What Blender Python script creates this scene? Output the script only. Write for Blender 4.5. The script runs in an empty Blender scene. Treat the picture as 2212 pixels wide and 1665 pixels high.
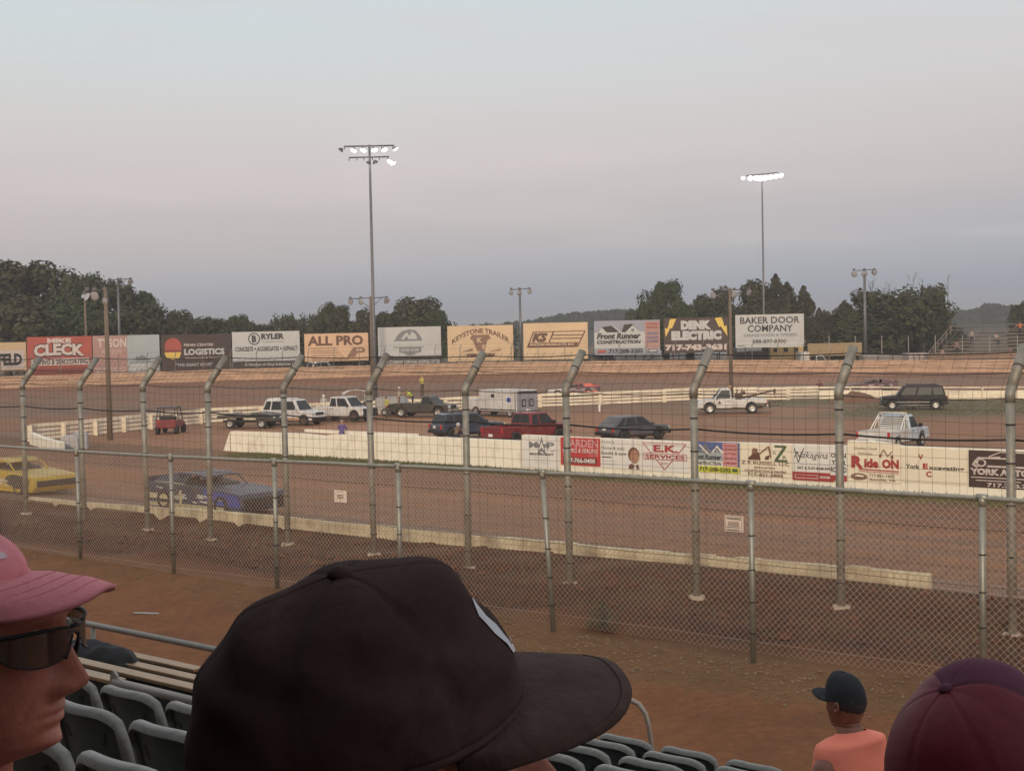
import bpy, bmesh, math, random
from math import sin, cos, pi, radians, sqrt, atan2, exp
from mathutils import Vector as V3, Matrix, noise
random.seed(7)
S = bpy.context.scene
COL = S.collection
# ------------------------------------------------------------ camera
F = 3100.0; CX = 1106.0; CY = 832.5; CAMZ = 7.0
cd = bpy.data.cameras.new("camera"); cam = bpy.data.objects.new("camera", cd); COL.objects.link(cam)
CM = Matrix.Rotation(radians(90 - 2.245), 3, 'X') @ Matrix.Rotation(radians(-1.18), 3, 'Z')
cam.matrix_world = Matrix.Translation((0, 0, CAMZ)) @ CM.to_4x4()
cd.sensor_fit = 'HORIZONTAL'; cd.sensor_width = 36; cd.lens = 36 * F / 2212
cd.clip_start = 0.05; cd.clip_end = 6000
S.camera = cam
S.view_settings.view_transform = 'Standard'; S.view_settings.look = 'None'
S.view_settings.exposure = 0.0; S.view_settings.gamma = 1
# ------------------------------------------------------------ sky and sun
SUN_EL, SUN_AZ = 20.0, 188.0     # the sun has nearly set behind the grandstand
W = bpy.data.worlds.new("World"); S.world = W; W.use_nodes = True
nt = W.node_tree; nt.nodes.clear()
def N(t, typ, **k):
    n = t.nodes.new(typ)
    for a, b in k.items(): setattr(n, a, b)
    return n
out = N(nt, 'ShaderNodeOutputWorld'); bg = N(nt, 'ShaderNodeBackground'); bg.inputs[1].default_value = 0.93
bg2 = N(nt, 'ShaderNodeBackground'); bg2.inputs[1].default_value = 0.02
sk = N(nt, 'ShaderNodeTexSky', sky_type='NISHITA', sun_disc=False, sun_elevation=radians(SUN_EL), sun_rotation=radians(SUN_AZ))
nt.links.new(sk.outputs[0], bg2.inputs[0])
tc = N(nt, 'ShaderNodeTexCoord'); sp = N(nt, 'ShaderNodeSeparateXYZ'); nt.links.new(tc.outputs['Generated'], sp.inputs[0])
mp = N(nt, 'ShaderNodeMapping'); mp.inputs['Scale'].default_value = (1.6, 1.6, 15); mp.inputs['Rotation'].default_value = (0, radians(-7), 0)
mp.inputs['Location'].default_value = (3.1, 1.4, 0.4)
nt.links.new(tc.outputs['Generated'], mp.inputs[0])
nz = N(nt, 'ShaderNodeTexNoise'); nz.inputs['Scale'].default_value = 1.25; nz.inputs['Detail'].default_value = 3.5; nz.inputs['Roughness'].default_value = 0.45
nt.links.new(mp.outputs[0], nz.inputs[0])
ma = N(nt, 'ShaderNodeMath', operation='MULTIPLY_ADD'); ma.inputs[1].default_value = 0.03
ms = N(nt, 'ShaderNodeMath', operation='SUBTRACT'); ms.inputs[1].default_value = 0.5
nt.links.new(nz.outputs[0], ms.inputs[0]); nt.links.new(ms.outputs[0], ma.inputs[0])
mx = N(nt, 'ShaderNodeMath', operation='MULTIPLY_ADD'); mx.inputs[1].default_value = -0.035   # the pink belt sinks towards the west
nt.links.new(sp.outputs[0], mx.inputs[0]); nt.links.new(sp.outputs[2], mx.inputs[2]); nt.links.new(mx.outputs[0], ma.inputs[2])
rp = N(nt, 'ShaderNodeValToRGB'); nt.links.new(ma.outputs[0], rp.inputs[0])
stops = [(0.0, (.24, .285, .41)), (.02, (.265, .30, .415)), (.05, (.375, .365, .43)), (.08, (.49, .415, .43)), (.115, (.595, .505, .49)),
         (.155, (.635, .59, .56)), (.21, (.635, .66, .645)), (.3, (.66, .70, .72)), (1.0, (.60, .64, .70))]
el = rp.color_ramp.elements
el[0].position = 0; el[0].color = stops[0][1] + (1,); el[1].position = 1; el[1].color = stops[-1][1] + (1,)
for p, c in stops[1:-1]:
    e = el.new(p); e.color = c + (1,)
n2 = N(nt, 'ShaderNodeTexNoise'); n2.inputs['Scale'].default_value = 2.2; n2.inputs['Detail'].default_value = 3
m2 = N(nt, 'ShaderNodeMapping'); m2.inputs['Scale'].default_value = (1.5, 1.5, 11); m2.inputs['Rotation'].default_value = (0, radians(10), 0); m2.inputs['Location'].default_value = (1.9, 0, 7.3)
nt.links.new(tc.outputs['Generated'], m2.inputs[0]); nt.links.new(m2.outputs[0], n2.inputs[0])
r2 = N(nt, 'ShaderNodeValToRGB'); r2.color_ramp.elements[0].position = .5; r2.color_ramp.elements[1].position = .72
nt.links.new(n2.outputs[0], r2.inputs[0])
mk = N(nt, 'ShaderNodeMath', operation='MULTIPLY'); mk.inputs[1].default_value = .45; nt.links.new(r2.outputs[0], mk.inputs[0])
mi = N(nt, 'ShaderNodeMixRGB'); mi.inputs[2].default_value = (.66, .555, .535, 1)
nt.links.new(mk.outputs[0], mi.inputs[0]); nt.links.new(rp.outputs[0], mi.inputs[1]); nt.links.new(mi.outputs[0], bg.inputs[0])
ad = N(nt, 'ShaderNodeAddShader'); nt.links.new(bg.outputs[0], ad.inputs[0]); nt.links.new(bg2.outputs[0], ad.inputs[1]); nt.links.new(ad.outputs[0], out.inputs[0])
sl = bpy.data.lights.new("sun", 'SUN'); sl.energy = 2.1; sl.angle = radians(9); sl.color = (1.0, .80, .58)
so = bpy.data.objects.new("sun", sl); COL.objects.link(so)
_az, _e = radians(SUN_AZ), radians(SUN_EL)
SD = V3((sin(_az) * cos(_e), cos(_az) * cos(_e), sin(_e)))
so.rotation_euler = SD.to_track_quat('Z', 'Y').to_euler(); so.location = (-20, -60, 60)
# ------------------------------------------------------------ image to place
TH = radians(40)
U = V3((cos(TH), -sin(TH), 0)); VV = V3((sin(TH), cos(TH), 0)); CAM = V3((0, 0, CAMZ))
def ray(x, y): return CM @ V3(((x - CX) / F, (CY - y) / F, -1))
def on_z(x, y, z): d = ray(x, y); return CAM + d * ((z - CAMZ) / d.z)
def on_y(x, y, Y): d = ray(x, y); return CAM + d * (Y / d.y)
def on_v(x, y, v): d = ray(x, y); return CAM + d * (v / d.dot(VV))
def col_v(x, v, z):                       # the point of height z on the line v seen in image column x
    n = CM @ V3((1, 0, (x - CX) / F)); q = VV * v + V3((0, 0, z))
    return q + U * (-(n.dot(q - CAM)) / n.dot(U))
def col_y(x, Y, z):
    n = CM @ V3((1, 0, (x - CX) / F)); q = V3((0, Y, z)) - CAM
    return V3((-(n.dot(q)) / n.x, Y, z))
def uv(u, v, z=0): return U * u + VV * v + V3((0, 0, z))
def proj(p):
    q = CM.transposed() @ (V3(p) - CAM)
    return (CX - F * q.x / q.z, CY + F * q.y / q.z)
def lerp(a, b, t): return a + (b - a) * t
def sst(a, b, x):
    t = max(0., min(1., (x - a) / (b - a))); return t * t * (3 - 2 * t)
def pw(tab, x):
    if x <= tab[0][0]: return tab[0][1]
    for (a, p), (b, q) in zip(tab, tab[1:]):
        if x <= b: return lerp(p, q, (x - a) / (b - a))
    return tab[-1][1]
# ------------------------------------------------------------ materials
MT = {}
def mat(name, c, rough=.7, metal=0, var=.12, sc=6, bump=0, emit=0, coat=0, spec=.5, alpha=None, attr=None, vs=None):
    if name in MT: return MT[name]
    m = bpy.data.materials.new(name); m.use_nodes = True; t = m.node_tree
    b = t.nodes['Principled BSDF']; b.inputs['Roughness'].default_value = rough; b.inputs['Metallic'].default_value = metal
    b.inputs['Specular IOR Level'].default_value = spec; b.inputs['Coat Weight'].default_value = coat
    co = N(t, 'ShaderNodeTexCoord'); nz = N(t, 'ShaderNodeTexNoise'); nz.inputs['Scale'].default_value = sc; nz.inputs['Detail'].default_value = 5
    src = co.outputs['Object']
    if vs:
        mm = N(t, 'ShaderNodeMapping'); mm.inputs['Scale'].default_value = vs; t.links.new(src, mm.inputs[0]); src = mm.outputs[0]
    t.links.new(src, nz.inputs[0])
    r = N(t, 'ShaderNodeMapRange'); r.inputs[1].default_value = .25; r.inputs[2].default_value = .75
    r.inputs[3].default_value = 1 - var; r.inputs[4].default_value = 1 + var
    t.links.new(nz.outputs[0], r.inputs[0])
    mu = N(t, 'ShaderNodeMixRGB', blend_type='MULTIPLY'); mu.inputs[0].default_value = 1; mu.inputs[1].default_value = (*c, 1)
    if attr:
        at = N(t, 'ShaderNodeAttribute', attribute_name=attr); t.links.new(at.outputs['Color'], mu.inputs[1])
    t.links.new(r.outputs[0], mu.inputs[2]); t.links.new(mu.outputs[0], b.inputs['Base Color'])
    if bump:
        bp = N(t, 'ShaderNodeBump'); bp.inputs['Strength'].default_value = bump; bp.inputs['Distance'].default_value = .02
        t.links.new(nz.outputs[0], bp.inputs['Height']); t.links.new(bp.outputs[0], b.inputs['Normal'])
    if emit:
        b.inputs['Emission Color'].default_value = (*c, 1); b.inputs['Emission Strength'].default_value = emit
    if alpha is not None: b.inputs['Alpha'].default_value = alpha
    MT[name] = m; return m
# ------------------------------------------------------------ mesh building
class MB:
    def __init__(s): s.v = []; s.f = []; s.m = []; s.s = []
    def add(s, vs, fs, mi=0, sm=False):
        o = len(s.v); s.v += [tuple(p) for p in vs]
        for f in fs: s.f.append([i + o for i in f]); s.m.append(mi); s.s.append(sm)
    def box(s, c, d, mi=0, rz=0, R=None):
        c = V3(c); R = R or Matrix.Rotation(rz, 3, 'Z'); a, b, e = d[0] / 2, d[1] / 2, d[2] / 2
        vs = [c + R @ V3((x, y, z)) for z in (-e, e) for x, y in ((-a, -b), (a, -b), (a, b), (-a, b))]
        s.add(vs, [(3, 2, 1, 0), (4, 5, 6, 7), (0, 1, 5, 4), (1, 2, 6, 5), (2, 3, 7, 6), (3, 0, 4, 7)], mi)
    def tube(s, pts, r, n=8, mi=0, cap=True, sm=True):
        pts = [V3(p) for p in pts]; k = len(pts); vs = []; prev = None
        for i, p in enumerate(pts):
            t = (pts[min(i + 1, k - 1)] - pts[max(i - 1, 0)]).normalized()
            if prev is None:
                a = t.cross(V3((0, 0, 1)) if abs(t.z) < .9 else V3((1, 0, 0))).normalized()
            else: a = (prev - t * prev.dot(t)).normalized()
            prev = a; b = t.cross(a); rr = r[i] if isinstance(r, (list, tuple)) else r
            vs += [p + (a * cos(2 * pi * j / n) + b * sin(2 * pi * j / n)) * rr for j in range(n)]
        fs = [(i * n + j, i * n + (j + 1) % n, (i + 1) * n + (j + 1) % n, (i + 1) * n + j) for i in range(k - 1) for j in range(n)]
        s.add(vs, fs, mi, sm)
        if cap:
            s.f.append([len(s.v) - k * n + j for j in range(n)][::-1]); s.m.append(mi); s.s.append(False)
            s.f.append([len(s.v) - n + j for j in range(n)]); s.m.append(mi); s.s.append(False)
    def prism(s, poly, y0, y1, mi=0, M=None, inset=None):     # polygon in (x,z), pulled along y
        n = len(poly); M = M or (lambda p: p)
        vs = [M(V3((x, y0, z))) for x, z in poly] + [M(V3((x, y1, z))) for x, z in poly]
        fs = [list(range(n)), list(range(2 * n - 1, n - 1, -1))] + [((i + 1) % n, i, n + i, n + (i + 1) % n) for i in range(n)]
        s.add(vs, fs, mi)
    def grid(s, P, mi=0, sm=True, wrap=False):                # P: rows of points
        r, c = len(P), len(P[0]); vs = [p for row in P for p in row]
        fs = []
        for i in range(r - 1):
            for j in range(c if wrap else c - 1):
                k = (j + 1) % c; fs.append((i * c + j, i * c + k, (i + 1) * c + k, (i + 1) * c + j))
        s.add(vs, fs, mi, sm)
    def ball(s, c, r, n=8, mi=0, z0=-1, z1=1):
        c = V3(c); r = r if isinstance(r, (tuple, list)) else (r, r, r); P = []
        a0, a1 = math.asin(z0), math.asin(z1)
        for i in range(n + 1):
            a = lerp(a0, a1, i / n)
            P.append([c + V3((r[0] * cos(a) * cos(2 * pi * j / (2 * n)), r[1] * cos(a) * sin(2 * pi * j / (2 * n)), r[2] * sin(a))) for j in range(2 * n)])
        s.grid(P, mi, True, True)
    def mesh(s, name, mats):
        me = bpy.data.meshes.new(name); me.from_pydata(s.v, [], s.f)
        for m in (mats if isinstance(mats, (list, tuple)) else [mats]): me.materials.append(m)
        me.polygons.foreach_set('material_index', s.m); me.polygons.foreach_set('use_smooth', s.s); me.update()
        return me
    def build(s, name, mats, parent=None, bevel=0, **k):
        return link(name, s.mesh(name, mats), parent, bevel, **k)
def link(name, me, parent=None, bevel=0, loc=None, rz=None, **k):
    o = bpy.data.objects.new(name, me); COL.objects.link(o)
    if parent: o.parent = parent
    if loc is not None: o.location = loc
    if rz is not None: o.rotation_euler = (0, 0, rz)
    if bevel:
        b = o.modifiers.new('bevel', 'BEVEL'); b.width = bevel; b.segments = 2; b.limit_method = 'ANGLE'; b.angle_limit = radians(35)
        w = o.modifiers.new('wn', 'WEIGHTED_NORMAL') if False else None
    tag(o, **k); return o
def tag(o, label=None, cat=None, group=None, kind=None):
    if label: o['label'] = label
    if cat: o['category'] = cat
    if group: o['group'] = group
    if kind: o['kind'] = kind
    return o
def thing(name, label, cat, loc=(0, 0, 0), rz=0, group=None):
    o = bpy.data.objects.new(name, None); COL.objects.link(o); o.location = loc; o.rotation_euler = (0, 0, rz); o.empty_display_size = .2
    return tag(o, label, cat, group)
def dup(root, loc, rz=None, label=None, group=None, scale=None):
    def cp(o, par):
        c = o.copy(); COL.objects.link(c); c.parent = par
        for ch in kids.get(o, []): cp(ch, c)
        return c
    kids = {}
    for o in COL.objects:
        if o.parent: kids.setdefault(o.parent, []).append(o)
    r = cp(root, None); r.location = loc
    if rz is not None: r.rotation_euler = (0, 0, rz)
    if label: r['label'] = label
    if group: r['group'] = group
    if scale: r.scale = scale
    return r
def text_mesh(s, bold=0, shear=0, ext=.004):
    cu = bpy.data.curves.new('t', 'FONT'); cu.body = s; cu.size = 1; cu.offset = bold; cu.shear = shear; cu.resolution_u = 2
    cu.space_line = .85; cu.align_x = 'CENTER'
    o = bpy.data.objects.new('t', cu); COL.objects.link(o)
    dg = bpy.context.evaluated_depsgraph_get(); dg.update()
    me = bpy.data.meshes.new_from_object(o.evaluated_get(dg)); bpy.data.objects.remove(o); bpy.data.curves.remove(cu)
    vs = [tuple(v.co) for v in me.vertices]; fs = [tuple(p.vertices) for p in me.polygons]; bpy.data.meshes.remove(me)
    return vs, fs
def lettering(parent, items, W_, H_, y=-.03, step=.006, arc=None):
    """items in the sign's own unit box (0..1 across, 0..1 up), one mesh per colour"""
    by = {}
    for k, it in enumerate(items):
        m = it[1]; mb = by.setdefault(m.name, (MB(), m))[0]; yy = y - step * (k + 1)
        if it[0] == 'poly':
            mb.add([((a - .5) * W_, yy, b * H_) for a, b in it[2]], [list(range(len(it[2])))])
            continue
        _, m, s, x0, x1, z0, z1 = it[:7]; o = it[7] if len(it) > 7 else {}
        vs, fs = text_mesh(s, o.get('b', 0), o.get('sh', 0))
        if not vs: continue
        ax, bx = min(v[0] for v in vs), max(v[0] for v in vs); az, bz = min(v[1] for v in vs), max(v[1] for v in vs)
        q = []
        for v in vs:
            tx = (v[0] - ax) / (bx - ax); a = lerp(x0, x1, tx); b = lerp(z0, z1, (v[1] - az) / max(1e-6, bz - az))
            if o.get('arc'): b += o['arc'] * (1 - (2 * tx - 1) ** 2)
            q.append(((a - .5) * W_, yy, b * H_))
        mb.add(q, fs)
    for nme, (mb, m) in by.items(): mb.build('lettering', m, parent)
# ------------------------------------------------------------ colours
wht = mat('white_paint', (.74, .72, .66), .55, var=.07, sc=3); cream = mat('cream_painted_board', (.82, .76, .62), .6, var=.08, sc=1.5, bump=.1)
galv = mat('galvanised_steel', (.33, .32, .27), .5, .55, var=.18, sc=9); galv_d = mat('dull_galvanised_steel', (.255, .24, .20), .55, .3, var=.25, sc=5, bump=.15)
dark = mat('dark_metal', (.035, .033, .032), .5, .4); rubber = mat('rubber', (.03, .026, .024), .85); glass = mat('dark_glass', (.03, .033, .036), .38, spec=.18, var=.02)
wood = mat('weathered_pole_wood', (.17, .125, .09), .85, var=.25, sc=4, bump=.3, vs=(1, 1, .1)); black = mat('black_paint', (.02, .02, .022), .5)
chrome = mat('bright_rim', (.5, .48, .45), .35, .7); redl = mat('red_lamp', (.45, .03, .025), .3); whl = mat('headlamp_glass', (.7, .7, .68), .15)
# ------------------------------------------------------------ terrain
V_FENCE, V_CATCH, V_WALL, V_INNER = 13.2, 23.2, 26.0, 55.0
NEAR = [(-30, 3.0), (9.0, 3.22), (11, 3.30), (13.2, 3.42), (14.2, 3.38), (17, 2.75), (20.5, 2.05), (23.2, 1.80), (24.6, 1.70), (25.7, 1.66), (26.0, 1.68), (26.15, 1.35),
        (30, 1.12), (36, .80), (43, .45), (50, .12), (54, .02), (56, 0), (400, 0)]
def uof(x, y): return x * U.x + y * U.y
def vof(x, y): return x * VV.x + y * VV.y
INP = [(-60, 92), (-33, 98), (-30, 103), (-24.8, 114), (-14, 121), (-5.8, 124.5), (8, 130), (17, 133), (31, 131.5), (44, 125), (70, 112)]     # infield guard fence (x, y)
OUTP = [(-90, 128), (-53.5, 150), (-31, 158), (-3, 162), (21, 158), (53, 150), (75, 142), (110, 125)]   # outer wall
OUTZ = [(-53, 1.92), (-31, 2.02), (-3, 2.1), (21, 1.95), (53, 1.44), (80, 1.2)]
def yin(x): return pw(INP, x)
def yout(x): return pw(OUTP, x)
def zout(x): return pw(OUTZ, x)
def hraw(x, y):
    v = vof(x, y); z = pw(NEAR, v)
    if v > 52:
        a, b = yin(x), yout(x); t = (y - a - 1) / (b - a - 1)
        if x < -36: t = min(t, (y - 118) / 30)
        if t > 0: z = zout(x) * (min(t, 1) ** 1.5) - (sst(1.0, 1.25, t) * .45 if t > 1 else 0)
    return z
def hz(x, y):
    v = vof(x, y); z = hraw(x, y)
    if 22 < v < V_WALL: z += sst(22, 25.5, v) * lerp(-.16, .24, sst(-36, -14, uof(x, y)))
    if v < V_WALL:
        a = .015 if v < 12.8 else .16 if v < 24.3 else .07
        a *= 1 if v < 12.8 else sst(12.8, 15, v) * .9 + .1
        a *= 1 - .78 * sst(23, 25, v)
        z += a * (1.1 * noise.noise(V3((x * .37, y * .37, 1))) + .6 * noise.noise(V3((x * 1.13 + 3.3, y * 1.27, 2.4))) + .45 * noise.noise(V3((x * 3.3, y * 3.1, 4.3))))
        z += (.05 * noise.noise(V3((x * 9, y * 9, 9))) if 14 < v < 25.5 else 0)
        if v < 8.4: z = min(z, 3.1)
    elif v < 54: z += .02 * noise.noise(V3((uof(x, y) * .15, v * 1.1, 2)))
    elif y < yin(x): z += .03 * noise.noise(V3((x * .3, y * .3, 3)))
    return z
def mixc(a, b, t): return tuple(lerp(p, q, t) for p, q in zip(a, b))
def gcol(x, y):
    v, u = vof(x, y), uof(x, y); n1 = noise.noise(V3((x * .35, y * .35, 0))); n2 = noise.noise(V3((x * .07, y * .07, 5))); n3 = noise.noise(V3((u * .05, v * 1.3, 7)))
    walk = (.275, .112, .046); gravel = (.23, .12, .052); clay = (.066, .026, .013); pale = (.13, .066, .032); tr = (.265, .112, .042); grey = (.175, .125, .092)
    grass = (.085, .088, .03); inf = (.26, .124, .058); dry = (.15, .095, .05)
    if v < V_WALL:
        c = mixc(walk, gravel, sst(12.0, 12.5, v + n1 * .4) * (1 - sst(13.2, 14.3, v)) * (.45 + .55 * sst(-22, -10, u)))
        c = mixc(c, clay, sst(12.9, 14.6, v + n1 * .3)); c = mixc(c, pale, .28 * sst(-.1, .5, n2) * sst(14, 17, v))
        c = mixc(c, dry, .55 * sst(19, 23, v) * sst(-.2, .4, noise.noise(V3((x * .6, y * .6, 8)))) * (1 - sst(-20, -12, u) * .6))
        return c
    if v < 55.2 and x > -40:
        c = mixc(grey, tr, sst(28.2, 35, v + n2 * 2)); c = mixc(c, (.275, .095, .05), .55 * sst(.0, .5, n3) * sst(36, 42, v))
        n4 = noise.noise(V3((u * .035, v * 2.6, 17))); n5 = noise.noise(V3((u * .02, v * .8, 27))); c = mixc(c, (.14, .06, .034), .55 * sst(.08, .42, n4)); c = mixc(c, (.33, .17, .10), .35 * sst(.1, .45, -n4)); c = mixc(c, (.17, .11, .08), .5 * sst(.05, .4, n5))
        c = mixc(c, clay, .35 * sst(41, 46, v + n1)); g = sst(51.2, 51.9, v + n1 * .4) * (1 - .45 * sst(-45, -34, -u)) ; return mixc(c, grass, g * .85 if x > -15 else g * .5)
    if y > yout(x) + 1: return mixc((.13, .10, .06), (.09, .085, .04), sst(-.2, .3, n2))
    if y > yin(x) or x < -34:
        c = mixc(grey, (.25, .118, .060), .35 + .65 * sst(-.2, .35, noise.noise(V3((x * .03, y * .13, 3)))))
        return mixc(c, (.235, .115, .066), sst(.6, 1, (y - yin(x)) / (yout(x) - yin(x) + .1)) * .8)
    c = mixc(inf, (.28, .13, .065), sst(-.2, .4, n1)); g = sst(0, .5, .35 + n2 + (x - 12) * .014 + (y - 118) * .02)
    g = g * sst(6, 24, x) * sst(98, 108, y + n1 * 2) * (1 - .85 * sst(-.15, .15, -abs((y - (116 - .14 * (x - 30))) / 3.) + .8) * 0)
    c = mixc(c, (.105, .092, .042), .8 * g); c = mixc(c, (.15, .10, .06), .5 * sst(118, 124, y) * (1 - g))
    return c
ys = [-14 + .5 * i for i in range(44)]; y0 = 8.0; step = .17
while y0 < 3500:
    ys.append(y0); step *= 1.0125 if y0 < 150 else 1.09; y0 += min(step, .75) if y0 < 62 else step
NC = 230
def xcol(j, y):
    t = j / NC * 2 - 1; w = .5 * (y + 26)
    return w * (.80 * t + (t ** 5) * 2.2)
GV = []; GC = []
for y in ys:
    for j in range(NC + 1):
        x = xcol(j, max(y, 0)); v = vof(x, y)
        GV.append((x, y, hz(x, y) if v > 26.2 else 1.3)); GC.append(gcol(x, y) if v > 26.01 else gcol(x + (26.1 - v) * VV.x, y + (26.1 - v) * VV.y))
NB = len(GV); ul = [-420, -300, -200, -140, -100, -80] + [-70 + .25 * i for i in range(320)] + [12, 16, 24, 36, 60, 120, 260]; vl = [-60, -30, -14, -7, -2] + [.5 * i for i in range(18)] + [9 + .2 * i for i in range(86)] + [26.12]
for v in vl:
    for u in ul:
        p = uv(u, v); GV.append((p.x, p.y, hz(p.x, p.y) if v < 26.1 else 1.5)); q = uv(u, min(v, 25.9)); GC.append(gcol(q.x, q.y))
reg = {'ground': [], 'dirt_track': [], 'infield': []}
for i in range(len(ys) - 1):
    for j in range(NC):
        a = i * (NC + 1) + j; f = (a, a + 1, a + NC + 2, a + NC + 1); x = sum(GV[k][0] for k in f) / 4; y = sum(GV[k][1] for k in f) / 4; v = vof(x, y)
        if v < 25.2: continue
        if y > yout(x): k = 'ground'
        elif v < 51.6 or y > yin(x) or x < -34: k = 'dirt_track'
        else: k = 'infield'
        reg[k].append(f)
nu = len(ul)
for i in range(len(vl) - 1):
    for j in range(nu - 1): a = NB + i * nu + j; reg['ground'].append((a, a + 1, a + nu + 1, a + nu))
gm = mat('dirt_ground', (.2, .1, .05), .95, var=.14, sc=1.3, attr='col', spec=.2, bump=.35)
gm2 = mat('packed_track_clay', (.2, .1, .05), .8, var=.10, sc=.5, attr='col', spec=.25, bump=.12)
def finegrain(m, sc, amt, bumpd):     # a second, finer grain of soil
    t = m.node_tree; b = t.nodes['Principled BSDF']; old = b.inputs['Base Color'].links[0].from_socket
    co = N(t, 'ShaderNodeTexCoord'); nz = N(t, 'ShaderNodeTexNoise'); nz.inputs['Scale'].default_value = sc; nz.inputs['Detail'].default_value = 8; nz.inputs['Roughness'].default_value = .7
    r = N(t, 'ShaderNodeMapRange'); r.inputs[1].default_value = .3; r.inputs[2].default_value = .7; r.inputs[3].default_value = 1 - amt; r.inputs[4].default_value = 1 + amt
    mu = N(t, 'ShaderNodeMixRGB', blend_type='MULTIPLY'); mu.inputs[0].default_value = 1
    t.links.new(co.outputs['Object'], nz.inputs[0]); t.links.new(nz.outputs[0], r.inputs[0]); t.links.new(old, mu.inputs[1]); t.links.new(r.outputs[0], mu.inputs[2]); t.links.new(mu.outputs[0], b.inputs['Base Color'])
    bp = N(t, 'ShaderNodeBump'); bp.inputs['Strength'].default_value = .6; bp.inputs['Distance'].default_value = bumpd; t.links.new(nz.outputs[0], bp.inputs['Height']); t.links.new(bp.outputs[0], b.inputs['Normal'])
finegrain(gm, 9, .22, .05); finegrain(gm2, 2.6, .10, .03)
for k, fs in reg.items():
    used = sorted({i for f in fs for i in f}); mp_ = {a: b for b, a in enumerate(used)}
    me = bpy.data.meshes.new(k); me.from_pydata([GV[i] for i in used], [], [[mp_[i] for i in f] for f in fs])
    me.materials.append(gm if k == 'ground' else gm2); me.polygons.foreach_set('use_smooth', [True] * len(fs))
    ca = me.color_attributes.new('col', 'FLOAT_COLOR', 'POINT')
    ca.data.foreach_set('color', [q for i in used for q in (*GC[i], 1)])
    me.update(); link(k, me, kind='structure')
# loose stones by the fence, clods on the bank, grass along the infield wall
st = mat('pale_stone', (.30, .20, .12), .9, var=.3, sc=3); clod = mat('clay_clod', (.12, .048, .026), .95, var=.3, sc=3)
mb = MB()
def rock(mb, p, r, mi=0):
    o = [V3((random.uniform(.7, 1.2) * r * a, random.uniform(.7, 1.2) * r * b, random.uniform(.5, .8) * r * c)) for a, b, c in ((1, 0, 0), (0, 1, 0), (-1, 0, 0), (0, -1, 0), (0, 0, 1), (0, 0, -1))]
    mb.add([p + q for q in o], [(0, 1, 4), (1, 2, 4), (2, 3, 4), (3, 0, 4), (1, 0, 5), (2, 1, 5), (3, 2, 5), (0, 3, 5)], mi)
for i in range(2600):
    v = random.triangular(11.6, 13.5, 12.9); u = random.uniform(-26, 0) if random.random() < .2 else random.uniform(-13, -1)
    p = uv(u, v); rock(mb, V3((p.x, p.y, hz(p.x, p.y) + .004)), random.choice((.010, .012, .016, .024)) * random.uniform(.7, 1.2))
mb.build('gravel', st, label='pale loose stones strewn along the foot of the chain link fence', cat='gravel', kind='stuff')
mb = MB()
for i in range(3600):
    v = random.uniform(14.2, 25.6); p = uv(random.uniform(-34, 3), v); rock(mb, V3((p.x, p.y, hz(p.x, p.y) + .01)), random.choice((.03, .04, .06, .1)) * random.uniform(.6, 1.2))
mb.build('clay_clods', clod, label='reddish clods of clay thrown up on the bank behind the low wall', cat='clods', kind='stuff')
gb = mat('grass_blade', (.11, .115, .04), .8, var=.3, sc=2); mb = MB()
def blade(mb, p, h, w=.02):
    a = random.uniform(0, pi); d = V3((cos(a), sin(a), 0)) * w; q = V3((random.uniform(-.4, .4) * h, random.uniform(-.4, .4) * h, h)); mb.add([p - d, p + d, p + q], [(0, 1, 2)])
for i in range(9000):
    v = random.uniform(52.0, 54.9); u = random.uniform(-66, -28) if i % 3 else random.uniform(-40, -20); p = uv(u, v)
    blade(mb, V3((p.x, p.y, hz(p.x, p.y))), random.uniform(.05, .17), .035)
for i in range(5000):
    x = random.uniform(14, 48); y = random.uniform(104, 131); 
    if y < yin(x) - .3 and gcol(x, y)[1] < .105: blade(mb, V3((x, y, hz(x, y))), random.uniform(.05, .14), .05)
mb.build('grass', gb, label='thin green grass along the foot of the infield wall and in the infield', cat='grass', kind='stuff')
gb2 = mat('dry_weed', (.13, .11, .05), .85, var=.35, sc=2); mb = MB()
for i in range(2600):
    v = random.choice((random.uniform(14, 25.5), random.uniform(20, 25.8))); p = uv(random.uniform(-36, 2), v)
    if noise.noise(V3((p.x * .5, p.y * .5, 8))) > .0:
        for k in range(3): blade(mb, V3((p.x + random.uniform(-.05, .05), p.y + random.uniform(-.05, .05), hz(p.x, p.y))), random.uniform(.04, .16), .012)
mb.build('dry_weeds', gb2, label='sparse dry weeds growing on the clay bank', cat='weeds', kind='stuff')
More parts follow.
